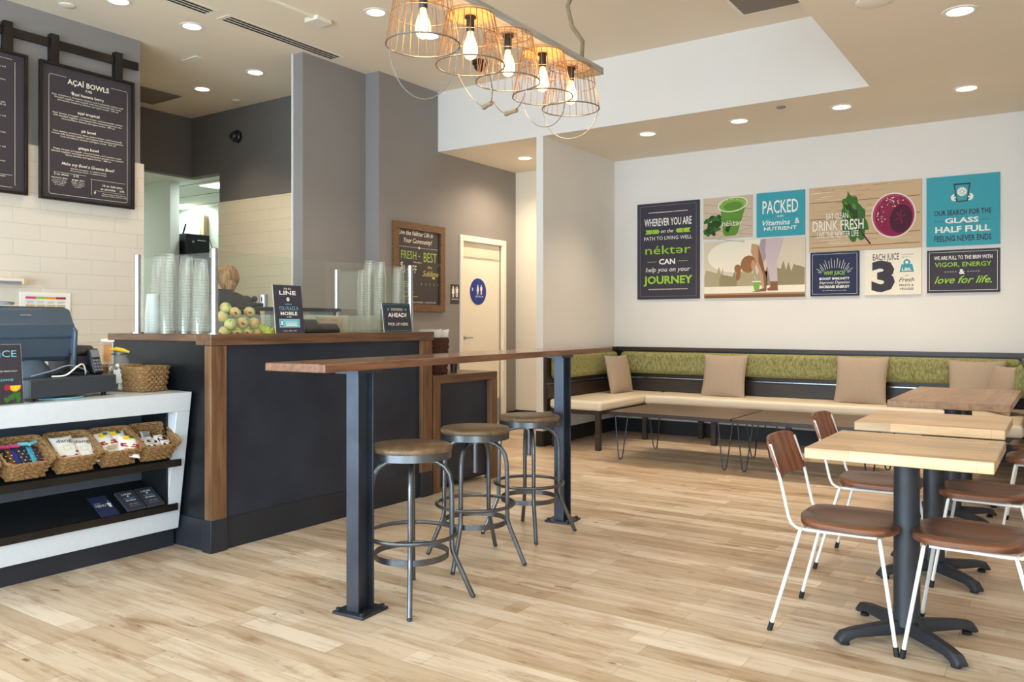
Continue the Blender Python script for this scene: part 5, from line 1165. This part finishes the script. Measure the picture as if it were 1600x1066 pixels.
# 5 teal glass half full
t,w,h,z=panel('large turquoise poster about a glass half full at the right',-1.113,-.515,1.972,2.622,'teal',edge='teal')
tx(t,'dark',[T('OUR SEARCH FOR THE',.5,.525,.070,.78,0,.02),T('FEELING NEVER ENDS',.5,.895,.078,.78,0,.02)],z); tx(t,'white',[T('GLASS',.49,.640,.070,.46,0,.03),T('HALF FULL',.5,.765,.080,.75,0,.03)],z)
m=MB(M['dark']).line(.39*w,.865*h,.425*w,.625*h,.010,z).line(.60*w,.865*h,.565*w,.625*h,.010,z).line(.425*w,.63*h,.565*w,.63*h,.010,z).line(.375*w,.875*h,.615*w,.875*h,.014,z)
for k in range(4): m.rect((.12+.035*k)*w,(.133+.035*k)*w,h*.35,h*.36,z).rect((.75+.035*k)*w,(.763+.035*k)*w,h*.35,h*.36,z)
m.use(M['white']).oval(.495*w,.765*h,.040,.040,z,28)
for s in (-1,1):
    for k in range(3): a=R(90+s*(40+38*k)); m.oval(.495*w+s*.16*w+.028*cos(a),.675*h+.03*sin(a),.022,.009,z+.0001,12,a)
m.use(M['teal'])
for k in range(8): a=pi/4*k; m.line(.495*w+.009*cos(a),.765*h+.009*sin(a),.495*w+.034*cos(a),.765*h+.034*sin(a),.004,z+.0006)
m.build('printed_ornament',t,smooth=False)
# 6 yoga picture
t,w,h,z=panel('hazy picture of a person in a forward bend beside a lake',-3.308,-2.228,1.522,2.140,'sky','picture',edge='cream')
m=MB(M['skylt']).oval(.30*w,.72*h,.26*w,.27*h,z,30)
def trees(col,y0,hh,x0,x1,n,zz):
    pts=[(x0*w,y0*h)]
    for k in range(n+1): pts.append(((x0+(x1-x0)*k/n)*w,h*(y0+hh*(.7+.3*((k*7)%5)/4)*(1 if k%2 else .78))))
    pts.append((x1*w,y0*h)); m.use(M[col]).flat(pts[::-1],zz)
trees('treedk',.20,.42,.62,.995,15,z+.0003); trees('tree',.20,.34,.30,.64,14,z+.0003); trees('tree',.20,.36,.005,.20,9,z+.0004); trees('treedk',.20,.26,.16,.34,8,z+.0005)
m.use(M['skylt']).rect(.003*w,.997*w,.075*h,.205*h,z+.0007).use(M['tandk']).rect(.003*w,.997*w,.05*h,.085*h,z+.0009).use(M['brown']).rect(.003*w,.997*w,.004*h,.055*h,z+.0010)
m.use(M['lilac']).flat([(.63*w,.997*h),(.80*w,.997*h),(.735*w,.60*h),(.74*w,.27*h),(.67*w,.27*h),(.64*w,.55*h),(.62*w,.80*h)],z+.0014)
m.use(M['lilacdk']).flat([(.56*w,.997*h),(.66*w,.997*h),(.64*w,.70*h),(.60*w,.60*h),(.57*w,.85*h)],z+.0012)
m.use(M['cream']).flat([(.42*w,.997*h),(.58*w,.997*h),(.555*w,.80*h),(.50*w,.70*h),(.405*w,.78*h)],z+.0015)
m.use(M['skin']).flat([(.49*w,.93*h),(.56*w,.90*h),(.60*w,.60*h),(.635*w,.32*h),(.635*w,.14*h),(.595*w,.14*h),(.585*w,.34*h),(.53*w,.60*h),(.48*w,.78*h)],z+.0018)
m.use(M['skindk']).flat([(.555*w,.90*h),(.60*w,.60*h),(.635*w,.32*h),(.635*w,.14*h),(.615*w,.14*h),(.60*w,.40*h),(.555*w,.62*h)],z+.0019)
m.use(M['skindk']).flat([(.675*w,.27*h),(.74*w,.27*h),(.745*w,.115*h),(.645*w,.115*h),(.64*w,.15*h),(.67*w,.18*h)],z+.0020).flat([(.49*w,.10*h),(.60*w,.16*h),(.635*w,.14*h),(.63*w,.105*h)],z+.0020)
m.use(M['hairc']).oval(.455*w,.58*h,.075*w,.150*h,z+.0022,26,R(-20)).oval(.35*w,.51*h,.035*w,.07*h,z+.0022,18).oval(.355*w,.40*h,.022*w,.10*h,z+.0021,18,R(-8)).use(M['skin']).oval(.505*w,.56*h,.022*w,.09*h,z+.0024,16)
m.use(M['lime']) if 'lime' in () else m.use(M['juicelt'])
m.flat([(.50*w,.27*h),(.515*w,.125*h),(.56*w,.125*h),(.575*w,.27*h)],z+.0026).use(M['cream']).rect(.495*w,.58*w,.265*h,.285*h,z+.0028).line(.535*w,.28*h,.515*w,.37*h,.004,z+.0028)
m.build('picture',t,smooth=False)
# 7 why juice
t,w,h,z=panel('small dark poster with white rays above green lettering',-2.177,-1.711,1.525,1.968,'navy',edge='dark'); 
tx(t,'green',[T('WHY JUICE?',.5,.475,.085,.44,0,.015)],z); tx(t,'white',[T('BOOST IMMUNITY',.5,.605,.050,.62,0,.03),T('Improves Digestion',.5,.690,.062,.62,.35),T('INCREASE ENERGY',.5,.790,.052,.62,0,.03),T('by drinking juice every day',.5,.870,.022,.48)],z)
m=MB(M['white']).border(.04*w,.96*w,.045*h,.955*h,.0025,z)
for k in range(17):
    a=R(10+10*k); r0=.135; r1=.20+(.03 if k%2 else 0); m.line(.5*w+r0*cos(a)*.95,.50*h+r0*sin(a)*.45,.5*w+r1*cos(a)*.80,.50*h+r1*sin(a)*.70,.0035,z)
m.build('printed_ornament',t,smooth=False)
# 8 each juice 3
t,w,h,z=panel('white poster on the wall with a huge dark number three',-1.658,-1.157,1.526,1.968,'cream',edge='cream')
tx(t,'dark',[T('EACH JUICE',.38,.165,.135,.47,0,.008),('3',.33*w,.41*h,.585*h,.42*w,0,.055),T('of',.745,.585,.03,.06),T('Fresh',.745,.675,.085,.27,.4,.01),T('FRUITS &',.745,.795,.042,.25,0,.02),T('VEGGIES',.745,.875,.042,.25,0,.02),T('contains',.76,.125,.03,.20,.3),T('up to —',.75,.180,.03,.17,.3)],z)
m=MB(M['teal']).flat([(.625*w,.49*h),(.655*w,.66*h),(.845*w,.66*h),(.875*w,.49*h)],z).oval(.75*w,.70*h,.030,.030,z+.0002,24).use(M['cream']).oval(.75*w,.70*h,.015,.015,z+.0004,20); m.build('weight_symbol',t,smooth=False); tx(t,'cream',[T('LBS.',.75,.450,.060,.17,0,.03)],z+.0004)
# 9 vigor
t,w,h,z=panel('wide dark poster with green script at the lower right',-1.108,-.515,1.536,1.935,'dark',edge='dark')
tx(t,'white',[T('WE ARE FULL TO THE BRIM WITH',.5,.185,.085,.80,0,.012),T('&',.49,.515,.11,.08,0,.03)],z); tx(t,'green',[T('VIGOR, ENERGY',.5,.345,.10,.78,0,.01),T('love for life.',.5,.700,.165,.79,.4,.01)],z)
m=MB(M['white']).border(.03*w,.97*w,.05*h,.95*h,.003,z).use(M['grey'])
for k in range(5): m.rect((.25+.036*k)*w,(.272+.036*k)*w,h*.47,h*.50,z).rect((.565+.036*k)*w,(.587+.036*k)*w,h*.47,h*.50,z)
m.build('printed_ornament',t,smooth=False)
